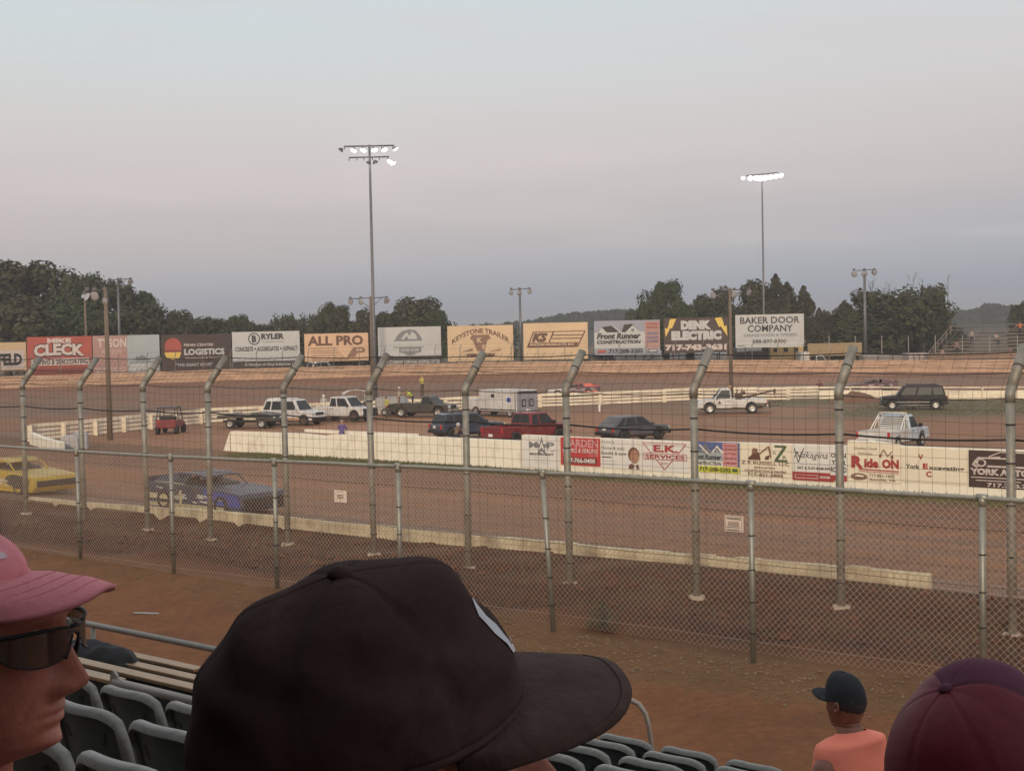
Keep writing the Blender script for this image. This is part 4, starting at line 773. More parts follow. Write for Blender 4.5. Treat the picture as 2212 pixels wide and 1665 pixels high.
class Cab:                     # tapered greenhouse: bottom x0..x1 at zb, top a0..a1 at zt
    def __init__(s, x0, x1, zb, a0, a1, zt, wb, wt): s.__dict__.update(locals())
    def mesh(s, par, m_, bevel=.05):
        m = MB(); v = [(s.x0, -s.wb / 2, s.zb), (s.x1, -s.wb / 2, s.zb), (s.x1, s.wb / 2, s.zb), (s.x0, s.wb / 2, s.zb), (s.a0, -s.wt / 2, s.zt), (s.a1, -s.wt / 2, s.zt), (s.a1, s.wt / 2, s.zt), (s.a0, s.wt / 2, s.zt)]
        m.add(v, [(3, 2, 1, 0), (4, 5, 6, 7), (0, 1, 5, 4), (1, 2, 6, 5), (2, 3, 7, 6), (3, 0, 4, 7)]); return m.build('cabin', m_, par, bevel)
    def side(s, sg):
        def f(a, b):
            w = lerp(s.wb, s.wt, b) / 2 + .014; return (lerp(lerp(s.x0, s.x1, a), lerp(s.a0, s.a1, a), b), sg * w, lerp(s.zb, s.zt, b))
        return f
    def end(s, front):
        def f(a, b):
            w = lerp(s.wb, s.wt, b); return (lerp(s.x1, s.a1, b) + .014 if front else lerp(s.x0, s.a0, b) - .014, (a - .5) * w, lerp(s.zb, s.zt, b))
        return f
    def glaze(s, par, sides, rear=True, front=True, glass_=None):
        g = glass_ or glass
        for sg in (-1, 1):
            for a0, a1 in sides:
                quadpatch(par, 'window', g, s.side(sg), [(a0, .1), (a1, .1), (a1, .86), (a0 + (.02 if a0 < .1 else 0), .86)] if sg < 0 else [(a0, .86), (a1, .86), (a1, .1), (a0, .1)])
        if front: quadpatch(par, 'windscreen', g, s.end(True), [(.06, .08), (.94, .08), (.92, .9), (.08, .9)])
        if rear: quadpatch(par, 'rear_window', g, s.end(False), [(.94, .2), (.06, .2), (.1, .88), (.9, .88)])
def lights(t, x, y, z, w, h, front=True, m_=None):
    for s in (-1, 1):
        m = MB(); m.box((x, s * y, z), (.08, w, h)); m.build('headlight' if front else 'tail_light', m_ or (whl if front else redl), t, .015)
def carbase(label, cat, nm, loc, head, group=None):
    z = hz(loc[0], loc[1]); return thing(nm, label, cat, (loc[0], loc[1], z + (loc[2] if len(loc) > 2 else 0)), radians(head), group)
def body(t, poly, w, m_, bevel=.05, nm='body'):
    m = MB(); m.prism(poly, -w / 2, w / 2); return m.build(nm, m_, t, bevel)
def lowpoly(L, zc, zh, zbelt, xw0, xw1, r, zr=None, hx=None, nose=.12, tail=.06):
    x0, x1 = -L / 2, L / 2; hx = hx if hx is not None else x1 - 1.2
    return [(x0 + tail, zc + .05)] + arch(xw0, r, zc) + arch(xw1, r, zc) + [(x1 - .05, zc + .05), (x1, zc + .3), (x1 - nose, zh), (hx, zbelt), (x0 + .05, zr or zbelt), (x0, (zr or zbelt) - .35)]
def common(t, L, w, zc, xw0, xw1, r, rimm=None, tw=.24):
    for x in (xw0, xw1):
        for s in (-1, 1): wheel(t, x, s * (w / 2 - tw / 2 + .0), r, tw, rimm)
    m = MB(); m.box((0, 0, zc - .02), (L * .9, w * .72, .16)); m.build('underbody', dust, t)
def bumper(t, x, w, z, h=.2, m_=None, d=.14): m = MB(); m.box((x, 0, z), (d, w, h)); m.build('bumper', m_ or dark, t, .03)
def plate(t, x, z, y=0): m = MB(); m.box((x, y, z), (.02, .36, .17)); m.build('license_plate', wht, t)
def suv(label, loc, head, L, w, H, pm, zbelt=1.02, zh=.9, r=.37, rack=False, rim=None, sides=((.04, .25), (.29, .60), (.64, .93)), slope=.55, rearslope=.25, cat='suv', bump=None, nm='suv', plt=True, cabx=None):
    t = carbase(label, cat, nm, loc, head); xw0, xw1 = -L / 2 + .88, L / 2 - .86; zc = .36
    body(t, lowpoly(L, zc, zh, zbelt, xw0, xw1, r + .07, hx=L / 2 - 1.15), w, pm, .13 if cat == 'crossover' else .07)
    c = Cab(-L / 2 + .10, cabx or L / 2 - 1.22, zbelt - .02, -L / 2 + rearslope + .1, (cabx or L / 2 - 1.22) - slope, H, w - .08, w - .42); c.mesh(t, pm, .12 if cat == 'crossover' else .07); c.glaze(t, sides)
    common(t, L, w, zc, xw0, xw1, r, rim); lights(t, L / 2 - .06, w / 2 - .26, zh - .14, .38, .17); lights(t, -L / 2 + .02, w / 2 - .13, zbelt - .18, .18, .3, False)
    bumper(t, L / 2 - .02, w * .98, .50, .22, bump); bumper(t, -L / 2 + .0, w * .98, .52, .22, bump)
    if plt: plate(t, -L / 2 - .035, .82)
    m = MB(); m.box((L / 2 + .005, 0, zh - .15), (.03, w * .5, .2)); m.build('grille', dark, t)
    for s in (-1, 1):
        m = MB(); m.box((c.x1 - .25, s * (w / 2 + .08), zbelt + .1), (.12, .2, .16)); m.build('mirror', pm, t, .03)
    if rack:
        m = MB()
        for s in (-1, 1): m.tube([(c.a0 + .3, s * (w / 2 - .3), H + .07), (c.a1 - .2, s * (w / 2 - .3), H + .07)], .025, 6)
        for q in (.4, 1.4): m.tube([(c.a0 + q, -(w / 2 - .3), H + .07), (c.a0 + q, w / 2 - .3, H + .07)], .02, 6)
        m.build('roof_rack', dark, t)
    m = MB()
    for s in (-1, 1):
        for q in (c.x0 + .95, c.x0 + 1.9): m.box((q, s * (w / 2 + .004), .74), (.012, .008, .5))
        m.box((c.x0 + 1.75, s * (w / 2 + .012), .9), (.16, .02, .03))
    m.build('door_seams', dark, t)
    return t, c
def pick(x, y, z=0):  p = on_z(x, y, z); return (p.x, p.y)
# dark sport utility on the grass
t, c = suv('black sport utility with silver rims parked on the infield grass before the dirt pile', pick(1973, 884), 168, 5.05, 1.95, 1.88, PDK, 1.12, 1.02, .39, True, chrome)
m = MB()
for s in (-1, 1): m.box((0.1, s * .985, .62), (2.6, .02, .05)); m.tube([(-1.2, s * 1.02, .36), (1.2, s * 1.02, .36)], .05, 6)
m.build('running_board', galv, t)
# white truck with headache rack
def pickup(label, loc, head, L, w, H, pm, bedm=None, cabL=1.5, ext=.0, zbelt=1.12, zh=1.08, r=.40, rim=None, bump=None, bed=True, hood=None):
    t = carbase(label, 'pickup truck', 'pickup_truck', loc, head); xw0, xw1 = -L / 2 + 1.15, L / 2 - .95; zc = .44; hx = L / 2 - 1.25; cx0 = hx - cabL - ext
    P = [(cx0 - .02, zc)] + arch(xw1, r + .08, zc) + [(L / 2 - .05, zc + .05), (L / 2, zc + .3), (L / 2 - .08, zh), (hx, zbelt), (cx0 - .02, zbelt)]
    body(t, P, w, pm, .06); c = Cab(cx0, hx + .05, zbelt - .02, cx0 + .12, hx - .62, H, w - .08, w - .42); c.mesh(t, pm, .07); c.glaze(t, ((.06, .36), (.42, .92)) if ext else ((.10, .9),))
    if bed:
        b0, b1 = -L / 2, cx0 - .05; m = MB(); side = [(b0, zc + .05)] + arch(xw0, r + .08, zc) + [(b1, zc), (b1, zbelt - .02), (b0, zbelt - .02)]
        for s in (-1, 1): m.prism(side, s * w / 2, s * (w / 2 - .12)) if s < 0 else m.prism(side, w / 2 - .12, w / 2)
        m.box(((b0 + b1) / 2, 0, .66), (b1 - b0 - .1, w - .26, .08)); m.box((b1 - .03, 0, .9), (.06, w - .24, .45)); m.build('bed', bedm or pm, t, .03)
        m = MB(); m.box((b0 + .02, 0, .84), (.09, w - .26, .5)); m.box((b0 - .03, 0, .92), (.01, w * .5, .16)); m.build('tailgate', bedm or pm, t, .02)
    common(t, L, w, zc, xw0, xw1, r, rim); lights(t, L / 2 - .03, w / 2 - .25, .86, .34, .2); lights(t, -L / 2 + .0, w / 2 - .08, .92, .14, .34, False)
    bumper(t, L / 2 + .03, w, .56, .24, bump or chrome); bumper(t, -L / 2 - .04, w * .96, .58, .2, bump or chrome); plate(t, -L / 2 - .12, .62)
    m = MB(); m.box((L / 2 + .0, 0, .86), (.06, w * .5, .24)); m.build('grille', dark, t)
    for s in (-1, 1):
        m = MB(); m.box((c.x1 - .3, s * (w / 2 + .1), zbelt + .14), (.1, .22, .22)); m.build('mirror', dark, t, .02)
    m = MB()
    for s in (-1, 1): m.box((cx0 + .2, s * (w / 2 + .004), .8), (.012, .008, .55)); m.box((hx - .02, s * (w / 2 + .004), .8), (.012, .008, .55)); m.box((cx0 + .35, s * (w / 2 + .012), 1.0), (.18, .02, .04))
    m.build('door_seams', dark, t); return t, c
t, c = pickup('white pickup with a slatted headache rack parked behind the banner wall', pick(1930, 968), 52, 5.4, 1.95, 1.86, PBW, PW, cabL=1.35)
m = MB(); bx = c.x0 - .16
for s in (-1, 1):
    m.tube([(bx, s * .82, 1.1), (bx, s * .78, 1.98)], .035, 6); m.tube([(bx - 1.0, s * .86, 1.12), (bx, s * .76, 1.96)], .035, 6); m.tube([(bx - .55, s * .86, 1.12), (bx, s * .76, 1.9)], .025, 6)
m.tube([(bx, -.78, 1.98), (bx, .78, 1.98)], .035, 6)
for k in range(6): m.box((bx, 0, 1.18 + k * .105), (.03, 1.5, .045))
m.build('headache_rack', wht, t)
for s in (-1, 1): m = MB(); m.ball((bx - .08, s * .6, 1.88), .08, 6); m.build('work_light', lens_off, t)
# red pickup, grey and dark blue crossovers
t, c = pickup('dark red pickup with its tailgate towards the wall, between two dark crossovers', pick(1138, 955), 42, 5.7, 2.0, 1.86, PRD, None, 1.5, .6, rim=dark, bump=PRD)
suv('charcoal grey crossover with sloping roof parked alone behind the red banner', pick(1368, 951), 34, 4.45, 1.85, 1.56, PGY, .98, .9, .36, False, dark, ((.04, .20), (.25, .56), (.60, .92)), .85, .75, 'crossover', nm='crossover')
suv('dark blue crossover seen from behind, half hidden by the red pickup', pick(1010, 945), 30, 4.75, 1.9, 1.66, PDB, 1.02, .95, .37, True, dark, ((.04, .22), (.26, .58), (.62, .93)), .75, .35, 'crossover', nm='crossover')
# white sport utility and boxy white van with open bonnet
t, c = suv('white sport utility with raised roof and muddy wheels in the infield', pick(634, 917), -27, 4.9, 1.9, 1.95, PW, 1.12, 1.04, .41, False, dust, ((.05, .22), (.26, .58), (.63, .93)), .55, .3, bump=dark)
m = MB(); m.box((-.9, 0, 1.99), (2.2, 1.2, .12)); m.build('roof_pod', PW, t, .05)
m = MB()
for s in (-1, 1): m.box((0, s * .958, .5), (2.5, .012, .16))
m.build('lower_cladding', mat('muddy_orange_trim', (.42, .20, .12), .7), t)
t, c = pickup('boxy white truck with a dark battered nose beside the white sport utility', pick(742, 909), -30, 5.3, 1.9, 1.95, PW, PW, 1.5, .7, 1.15, 1.06, .42, rim=dust, bump=dark)
m = MB(); m.box((2.42, 0, .8), (.55, 1.86, .5)); m.build('nose_guard', dark, t, .05)
p = on_y(765, 856, t.location.y + 6); t2 = carbase('white race car with its bodywork raised behind the boxy truck', 'race car', 'race_car', pick(750, 893), 10); m = MB()
m.prism([(-2.2, .3), (2.1, .25), (2.2, .5), (1.2, .85), (-2.2, 1.0)], -.95, .95); m.build('body', PW, t2, .06)
for x in (-1.4, 1.4):
    for s in (-1, 1): wheel(t2, x, s * .85, .38, .28, dark)
m = MB(); m.prism([(-.4, 1.70), (.2, 2.02), (1.0, 2.06), (1.9, 1.80), (1.85, 1.76), (1.0, 2.0), (.25, 1.96), (-.3, 1.66)], -.8, .8); m.tube([(1.5, .2, .8), (1.6, .2, 1.85)], .03, 5); m.build('raised_hood', PW, t2)
# low dark flatbed
t = carbase('low dark flatbed truck covered in dust beside the white sport utility', 'flatbed truck', 'flatbed_truck', pick(540, 924), -14); m = MB()
m.box((-.7, 0, .86), (3.1, 1.9, .16)); m.prism([(.85, .5), (.85, 1.2), (1.6, 1.12), (2.2, .98), (2.25, .5)], -.9, .9); m.build('body', POL, t, .05)
m = MB()
for k in range(4): m.box((-1.9 + k * .7, 0, 1.0 + .06 * (k % 2)), (.5, 1.7, .14))
m.build('load_bed', mat('bed_scrap', (.22, .19, .16), .8, var=.3), t, .03); lights(t, 2.22, .6, .8, .22, .14); bumper(t, 2.3, 1.8, .55, .16)
for x in (-1.2, 1.35):
    for s in (-1, 1): wheel(t, x, s * .82, .37, .24, chrome)
m = MB(); m.box((0, 0, .5), (4.0, .8, .16)); m.build('chassis', dark, t)
# red side by side
t = carbase('red side by side utility buggy with a roof rack near the guard fence', 'utility buggy', 'utility_buggy', pick(369, 935), 88); m = MB(); m.prism([(-1.3, .45), (1.3, .4), (1.35, .75), (.8, 1.0), (-1.3, 1.05)], -.72, .72); m.build('body', PRD, t, .06)
m = MB()
for s in (-1, 1): m.tube([(.8, s * .68, .95), (.45, s * .6, 1.85), (-1.0, s * .6, 1.88), (-1.25, s * .68, 1.0)], .035, 6); m.tube([(-.4, s * .68, 1.0), (-.4, s * .6, 1.87)], .03, 6)
m.box((-.3, 0, 1.9), (1.6, 1.3, .06)); m.box((-1.25, 0, 1.3), (.05, 1.2, .05)); m.build('roll_cage', dark, t)
for x in (-.95, .95):
    for s in (-1, 1): wheel(t, x, s * .68, .33, .26, dark)
m = MB(); m.box((-.5, 0, 1.0), (.5, 1.1, .5)); m.build('seat', dark, t, .05); lights(t, -1.3, .5, .9, .14, .14, False)
# dark tow truck with crew, grey trailer
t, c = pickup('dark pickup with crew standing in its open bed in the infield', pick(915, 900), -22, 5.4, 1.95, 1.72, POL, POL, 1.3, .0, 1.1, 1.04, .42, rim=chrome, bump=chrome); CREW = t
p_ = pick(846, 896); t = carbase('small pale enclosed trailer behind the man in a yellow vest', 'trailer', 'trailer', (p_[0], p_[1]), -20); m = MB(); m.prism([(-1.1, .4), (1.0, .4), (1.3, 1.0), (1.0, 1.5), (-1.1, 1.5)], -.85, .85); m.build('body', mat('trailer_grey', (.36, .35, .33), .6), t, .05)
for s in (-1, 1): wheel(t, -.2, s * .88, .3, .2)
m = MB(); m.box((1.6, 0, .42), (.9, .1, .08)); m.build('drawbar', dark, t)
# ambulance style box truck
p_ = pick(1100, 899); t = carbase('white ambulance body with a blue star of life and two rear door windows', 'ambulance', 'ambulance', (p_[0], p_[1]), 131); t.scale = (1.10, 1.04, .97); m = MB(); m.box((.1, 0, 1.35), (4.2, 2.2, 1.75)); m.build('body', PW, t, .05)
m = MB(); m.box((2.95, 0, .95), (1.6, 1.95, .95)); m.build('bonnet', PW, t, .08); common(t, 6, 2.05, .5, -1.2, 2.7, .4); m = MB(); m.box((-2.02, 0, 1.35), (.05, 2.1, 1.6)); m.build('rear_doors', mat('ambulance_grey', (.27, .27, .29), .5), t, .01)
for s in (-1, 1):
    m = MB(); m.box((-2.06, s * .38, 1.2), (.03, .42, .62)); f = m.build('rear_window', dark, t, .02); m = MB(); m.box((-2.08, s * .38, 1.2), (.02, .24, .42)); m.build('pane', mat('ambulance_grey', 0), f)
m = MB(); m.box((-2.06, 0, 2.05), (.04, 1.9, .16)); m.build('light_bar', dark, t); plate(t, -2.07, .6)
for s in (-1, 1):
    mb = MB(); bm_ = MB(); bm_.box((-1.2, s * 1.112, 1.45), (.62, .01, .66)); bm_.build('star_panel', wht, t)
    for k in range(3): mb.box((-1.2, s * 1.124, 1.45), (.13, .012, .54), R=Matrix.Rotation(pi * k / 3, 3, 'Y'))
    mb.build('star_of_life', mat('ems_blue', (.03, .06, .30), .5), t)
    m = MB(); m.box((.6, s * 1.115, 1.75), (.36, .02, .26)); m.build('window', glass, t)
    m = MB(); m.box((.1, s * 1.118, .62), (4.0, .02, .08)); m.box((-1.9, s * 1.118, 1.35), (.05, .02, 1.6)); m.build('trim', dark, t)
# wrecker
t, c = pickup('white wrecker with a folded towing boom, facing left before the guard fence', pick(1580, 892), 176, 5.4, 2.0, 1.98, PW, None, 1.45, 0, 1.14, 1.06, .43, rim=chrome, bump=PW, bed=False)
m = MB(); side = [(-2.9, .75), (-2.9, 1.15), (-2.2, 1.3), (.0, 1.12), (-.06, .5), (-.8, .46)] ; m.prism([(-2.75, .8), (-2.65, 1.22), (-2.0, 1.12), (.0, 1.12), (.0, .5), (-1.0, .46), (-1.15, .8), (-1.5, .95), (-1.9, .8)], -1.0, 1.0); m.build('wrecker_body', PW, t, .04)
m = MB(); m.tube([(-.4, 0, 1.1), (-.5, 0, 1.9)], .05, 6); m.tube([(-.5, .3, 1.2), (-1.4, 0, 1.3), (-3.4, 0, 1.75)], [.1, .09, .06], 6); m.tube([(-1.3, .4, 1.2), (-2.4, .1, 1.6)], .05, 6); m.box((-.6, 0, 1.35), (.5, 1.3, .35)); m.tube([(-.7, -.6, 1.3), (-.9, -.2, 1.9)], .04, 6)
m.ball((-.95, .3, 1.6), .16, 6); m.box((-3.4, 0, 1.7), (.16, .4, .3)); m.tube([(-3.4, 0, 1.6), (-3.45, 0, 1.1)], .025, 5); m.box((-2.9, 0, .62), (.3, 1.2, .4)); m.tube([(-2.8, .4, .8), (-3.9, .4, .95)], .04, 5); m.build('towing_boom', dust, t)
m = MB(); m.tube([(.1, .3, 2.0), (.1, .3, 2.2)], .1, 8); m.build('beacon', mat('amber_beacon', (.5, .25, .12), .4), t)
m = MB(); m.prism([(.9, .85), (1.0, 1.0), (1.15, .85), (1.02, .95), (1.02, .6), (1.1, .7)], -1.012, -1.006) ; m.prism([(.86, .8), (1.0, 1.05), (1.14, .8)], 1.006, 1.012); m.build('door_emblem', dust, t)
# ------------------------------------------------------------ dirt late model race cars
def latemodel(label, loc, head, ca, cb, cc, roofc, num=None, dark_patch=False, zoff=0, flip=False):
    t = carbase(label, 'race car', 'race_car', (loc[0], loc[1], zoff), head, 'dirt race cars on the track'); w = 1.95; t.scale = (1.06, 1.0, .9)
    lower = [(-2.35, .30), (-2.38, 1.02), (-1.2, 1.02), (-.2, 1.0), (.7, .97), (1.6, .90), (2.3, .80), (2.44, .38), (2.3, .16)] + arch(1.42, -.36, .3, 8)[::-1][:0] + [(1.85, .18)] + [(1.42 + .40 * cos(pi * k / 8), .22 + .40 * sin(pi * k / 8)) for k in range(9)] + [(.95, .16), (-1.0, .16)] + [(-1.45 + .42 * cos(pi * k / 8), .22 + .42 * sin(pi * k / 8)) for k in range(9)] + [(-1.95, .18)]
    m = MB(); m.prism(lower[::-1], -w / 2, w / 2); m.build('body', ca, t, .04)
    for s in (-1, 1):
        m = MB(); m.add([(.75, s * .985, .34), (2.38, s * .985, .34), (2.26, s * .985, .76), (.55, s * .985, .90)], [(0, 1, 2, 3)] if s < 0 else [(3, 2, 1, 0)]); m.build('graphic_panel', cb, t)
        m = MB(); m.box((-.3, s * .99, .22), (3.9, .03, .14)); m.build('side_skirt', cc, t)
    for x, r in ((1.42, .36), (-1.45, .39)):
        for s in (-1, 1): wheel(t, x, s * .86, r, .3, dark)
    m = MB(); R_ = [(-1.7, .70), (-.2, .80), (.45, .66)]
    m.prism([(-1.75, 1.30), (-.9, 1.42), (-.1, 1.42), (.35, 1.34), (.35, 1.29), (-.1, 1.36), (-.9, 1.36), (-1.75, 1.24)], -.72, .72); m.build('roof', roofc, t, .01)
    for s in (-1, 1):
        m = MB(); m.tube([(.35, s * .68, 1.32), (.95, s * .72, .84)], .03, 6); m.build('roof_pillar', roofc, t); m = MB(); m.tube([(-.55, s * .7, 1.38), (-.5, s * .75, .95)], .04, 6); m.build('roof_pillar', roofc, t); m = MB()
        m.add([(-1.7, s * .74, 1.28), (-1.0, s * .72, 1.38), (-1.0, s * .85, .97), (-2.3, s * .92, .97)], [(0, 1, 2, 3)]); m.build('sail_panel', roofc, t)
    m = MB(); m.prism([(-.9, .85), (-.7, 1.22), (.5, 1.05), (.8, .85)], -.6, .6); m.build('cockpit', dark, t)
    m = MB(); m.ball((-.35, -.2, 1.12), .14, 7); m.build('driver_helmet', wht, t)
    m = MB(); m.box((2.43, 0, .52), (.05, 1.7, .26)); m.build('nose_grille', dark, t)
    for s in (-1, 1):
        m = MB(); m.add([(-2.2, s * .989, .42), (-1.0, s * .989, .42), (-1.1, s * .989, .62), (-2.2, s * .989, .62)], [(0, 1, 2, 3) if s < 0 else (3, 2, 1, 0)]); m.build('rear_stripe', cc, t)
    m = MB(); rr = random.Random(len(label))
    for s in (-1, 1):
        for k in range(16):
            x = rr.uniform(-2.1, 1.3); z = rr.uniform(.36, .86 if x < .3 else .66); L_ = rr.uniform(.15, .55); m.add([(x, s * .9965, z), (x + L_, s * .9965, z - .03), (x + L_ - .04, s * .9965, z + .035), (x - .05, s * .9965, z + .05)], [(0, 1, 2, 3) if s < 0 else (3, 2, 1, 0)])
    m.build('sponsor_marks', PW, t)
    m = MB()
    for s in (-1, 1): m.tube([(-2.0, s * .9, 1.04), (-1.1, s * .86, 1.04), (-.2, s * .86, .97), (.9, s * .84, .86)], .02, 5)
    m.tube([(-1.9, 0, .98), (-1.9, 0, 1.15)], .02, 5); m.build('body_trim', cc, t)
    m = MB(); m.box((-2.36, 0, 1.12), (.05, 1.9, .2)); m.build('spoiler', roofc, t)
    for s in (-1, 1):
        vs = []
    if num: 
        for s in (-1, 1):
            g = bpy.data.objects.new('number_panel', None); COL.objects.link(g); g.parent = t; g.location = (-.55, s * .998, .34); g.rotation_euler = (0, 0, 0 if s < 0 else pi); 
            vs, fs = text_mesh(num, .06); mm = MB(); mm.add([((v[0]) * .62, -.008, v[1] * .62) for v in vs], fs); o = mm.build('race_number', cc, g)
    return t
YL = paint('race_yellow', (.50, .34, .035)); BLU = paint('race_blue', (.05, .08, .34)); SIL = paint('race_slate', (.05, .06, .09), .6); ORG = paint('race_red_orange', (.60, .13, .085)); PUR = paint('race_maroon', (.12, .055, .065)); CRM = paint('race_cream', (.52, .46, .28))
def trk(x, y, z):
    for k in range(12): p = on_z(x, y, z); z = hz(p.x, p.y)
    return (p.x, p.y)
latemodel('blue and grey race car speeding along the near straight', trk(466, 1100, .95), -40, SIL, BLU, CRM, mat('paint_race_slate', 0), '1')
t = latemodel('yellow race car with black flashes at the left edge of the near straight', trk(44, 1060, 1.05), -40, YL, YL, YL, YL, '7')
for s in (-1, 1):
    m = MB(); m.add([(1.35 + .80 * cos(a * pi / 9) - .1 * sin(a * pi / 9), s * .994, .60 + .27 * sin(a * pi / 9)) for a in range(18)], [list(range(18)) if s < 0 else list(range(17, -1, -1))]); m.build('black_flash', mat('race_flat_grey', (.05, .042, .038), .7), t)
latemodel('race car with a bright red orange tail on the far side of the track', (col_y(1240, 140, 0).x, 140, 0), 172, mat('paint_race_maroon', 0), PW, ORG, ORG)
latemodel('dark maroon race car with pale panels on the far right of the track', (col_y(1878, 137.5, 0).x, 137.5, 0), 174, mat('paint_race_maroon', 0), mat('paint_race_maroon', 0), dust, mat('paint_race_maroon', 0))
# ------------------------------------------------------------ things parked beyond the far wall
def simplebox(nm, label, cat, x0, x1, yt, yb, Y, m_, extra=None, depth=2.4):
    a = col_y(x0, Y, 2); b = col_y(x1, Y, 2); zt = on_y((x0 + x1) / 2, yt, Y).z; zb = on_y((x0 + x1) / 2, yb, Y).z; w = b.x - a.x; t = thing(nm, label, cat, ((a.x + b.x) / 2, Y, min(zb, 1.7))); z0 = t.location.z
    m = MB(); m.box((0, depth / 2, (zt + zb) / 2 - z0), (w, depth, zt - zb)); m.build('body', m_, t, .08)
    if nm != 'shed':
        for x in (-w * .3, w * .3): wheel(t, x, .15, .38, .22, dark)
    if extra: extra(t, w, zt - z0, zb - z0)
    return t
def ribs(n, m_): 
    def f(t, w, zt, zb):
        m = MB()
        for k in range(1, n): m.box((-w / 2 + w * k / n, -.02, (zt + zb) / 2), (.09, .03, zt - zb - .1))
        m.build('panel_seams', m_, t)
    return f
simplebox('trailer', 'white trailer standing behind the KS logo board', 'trailer', 1178, 1236, 762, 777, 170, PW, ribs(3, dark))
simplebox('trailer', 'long white trailer below the roofline billboard', 'trailer', 1335, 1430, 758, 776, 168, PW, ribs(5, dark)); simplebox('trailer', 'white trailer between the two lamp posts below the lightning bolt board', 'trailer', 1452, 1482, 762, 778, 168, PW, ribs(2, dark)); simplebox('trailer', 'white trailer right below the bolt board phone number', 'trailer', 1506, 1572, 762, 779, 168, PW, ribs(3, dark))
t, c = suv('dark sedan parked beyond the far wall next to the long white trailer', (col_y(1287, 166, 0).x, 166), 180, 4.6, 1.8, 1.45, PGY, .95, .85, .33, nm='sedan', cat='sedan'); t.location.z = 2.5
t, c = suv('white station wagon showing its roof above the far wall under the ALL PRO board', (col_y(703, 168, 0).x, 168), 0, 4.4, 1.8, 1.9, PW, 1.1, 1.0, .35); t.location.z = 1.75
p = col_y(1700, 167, 0)
def bldg(t, w, zt, zb):
    m = MB()
    for k in range(3): m.box((-w / 2 + w * (k + .6) / 3.3, -.03, zt - .35), (.5, .05, .45))
    m.build('window', dark, t)
simplebox('shed', 'yellow shed with three small dark windows under the door company board', 'shed', 1663, 1735, 749, 784, 166, mat('shed_yellow', (.62, .40, .15), .7), bldg)
simplebox('shed', 'dark open sided shed with white trim left of the yellow shed', 'shed', 1590, 1660, 751, 784, 166.5, mat('shed_dark', (.07, .05, .04), .8), lambda t, w, zt, zb: [MB() and (lambda m: (m.box((-w * .3, -.04, zt - .2), (1.3, .04, .5)), m.box((.3, -.04, zt - .15), (1.6, .04, .45)), m.build('white_trim', PW, t)))(MB())])
t, c = pickup('white pickup with a cab box beyond the far wall beside the yellow shed', (col_y(1762, 164, 0).x, 164), 0, 5.0, 1.9, 1.9, PW, PW, 1.4); t.location.z = 1.45
m = MB(); m.box((-1.4, 0, 1.6), (1.1, 1.8, 1.4)); m.build('cab_box', PW, t, .05)
simplebox('windbreak_wall', 'plain tan windbreak wall behind the white pickup with a cab box', 'wall', 1745, 1862, 741, 768, 170, C['tn2'], None, .2) if False else None
a = col_y(1745, 170, 2); b = col_y(1862, 170, 2); m = MB(); m.box((0, 0, 1.5), (b.x - a.x, .12, 1.5)); m.box((-3, 0, .2), (.12, .12, 1.6)); m.box((3, 0, .2), (.12, .12, 1.6)); z_ = on_y(1800, 741, 170).z
m.build('windbreak', mat('windbreak_tan', (.34, .24, .13), .8), loc=((a.x + b.x) / 2, 170, z_ - 2.25), label='plain tan windbreak panel on posts behind the white pickup with a cab box', cat='windbreak')
simplebox('trailer', 'low grey trailer beyond the wall right of the windbreak', 'trailer', 1866, 1960, 766, 782, 165, mat('trailer_dusty_grey', (.25, .22, .2), .7), ribs(3, dark))
simplebox('trailer', 'pale trailer with dark lettering at the foot of the bleachers', 'trailer', 1962, 2010, 763, 783, 163, mat('trailer_rosy', (.42, .34, .31), .7), ribs(4, dark))
a = col_y(2010, 157, 2); m = MB()
for k in range(3): m.box((16, 0, .3 + k * .33), (32, .06, .2))
for k in range(9): m.box((k * 4, .06, .5), (.12, .1, 1.2))
m.build('timber_barrier', mat('barrier_timber', (.36, .22, .14), .8, var=.2), loc=(a.x, 157.5, on_y(2100, 783, 157).z - .1), label='brown plank barrier in front of the far bleachers', cat='barrier')
# ------------------------------------------------------------ people in the distance: one skinned body each, dressed by children
skin = mat('skin', (.40, .20, .13), .55, var=.08, sc=8); skin_d = mat('tanned_skin', (.24, .105, .06), .55, var=.08, sc=8)
def cloth(n, c): return mat('cloth_' + n, c, .85, var=.12, sc=7, bump=.2)
def skinned(name, J, E, mats, pick_, parent=None, levels=1):
    me = bpy.data.meshes.new(name); names = list(J); me.from_pydata([J[k][0] for k in names], [(names.index(a), names.index(b)) for a, b in E], []); o = bpy.data.objects.new(name, me); COL.objects.link(o)
    o.modifiers.new('s', 'SKIN'); me.skin_vertices[0].data[0].use_root = True
    for i, k in enumerate(names): me.skin_vertices[0].data[i].radius = J[k][1] if isinstance(J[k][1], tuple) else (J[k][1], J[k][1])
    ss = o.modifiers.new('u', 'SUBSURF'); ss.levels = levels; ss.render_levels = levels
    dg = bpy.context.evaluated_depsgraph_get(); dg.update(); nm = bpy.data.meshes.new_from_object(o.evaluated_get(dg)); bpy.data.objects.remove(o); bpy.data.meshes.remove(me)
    nm.materials.clear(); [nm.materials.append(m) for m in mats]
    for p in nm.polygons: p.material_index = pick_(p.center); p.use_smooth = True
    nm.name = name; return nm
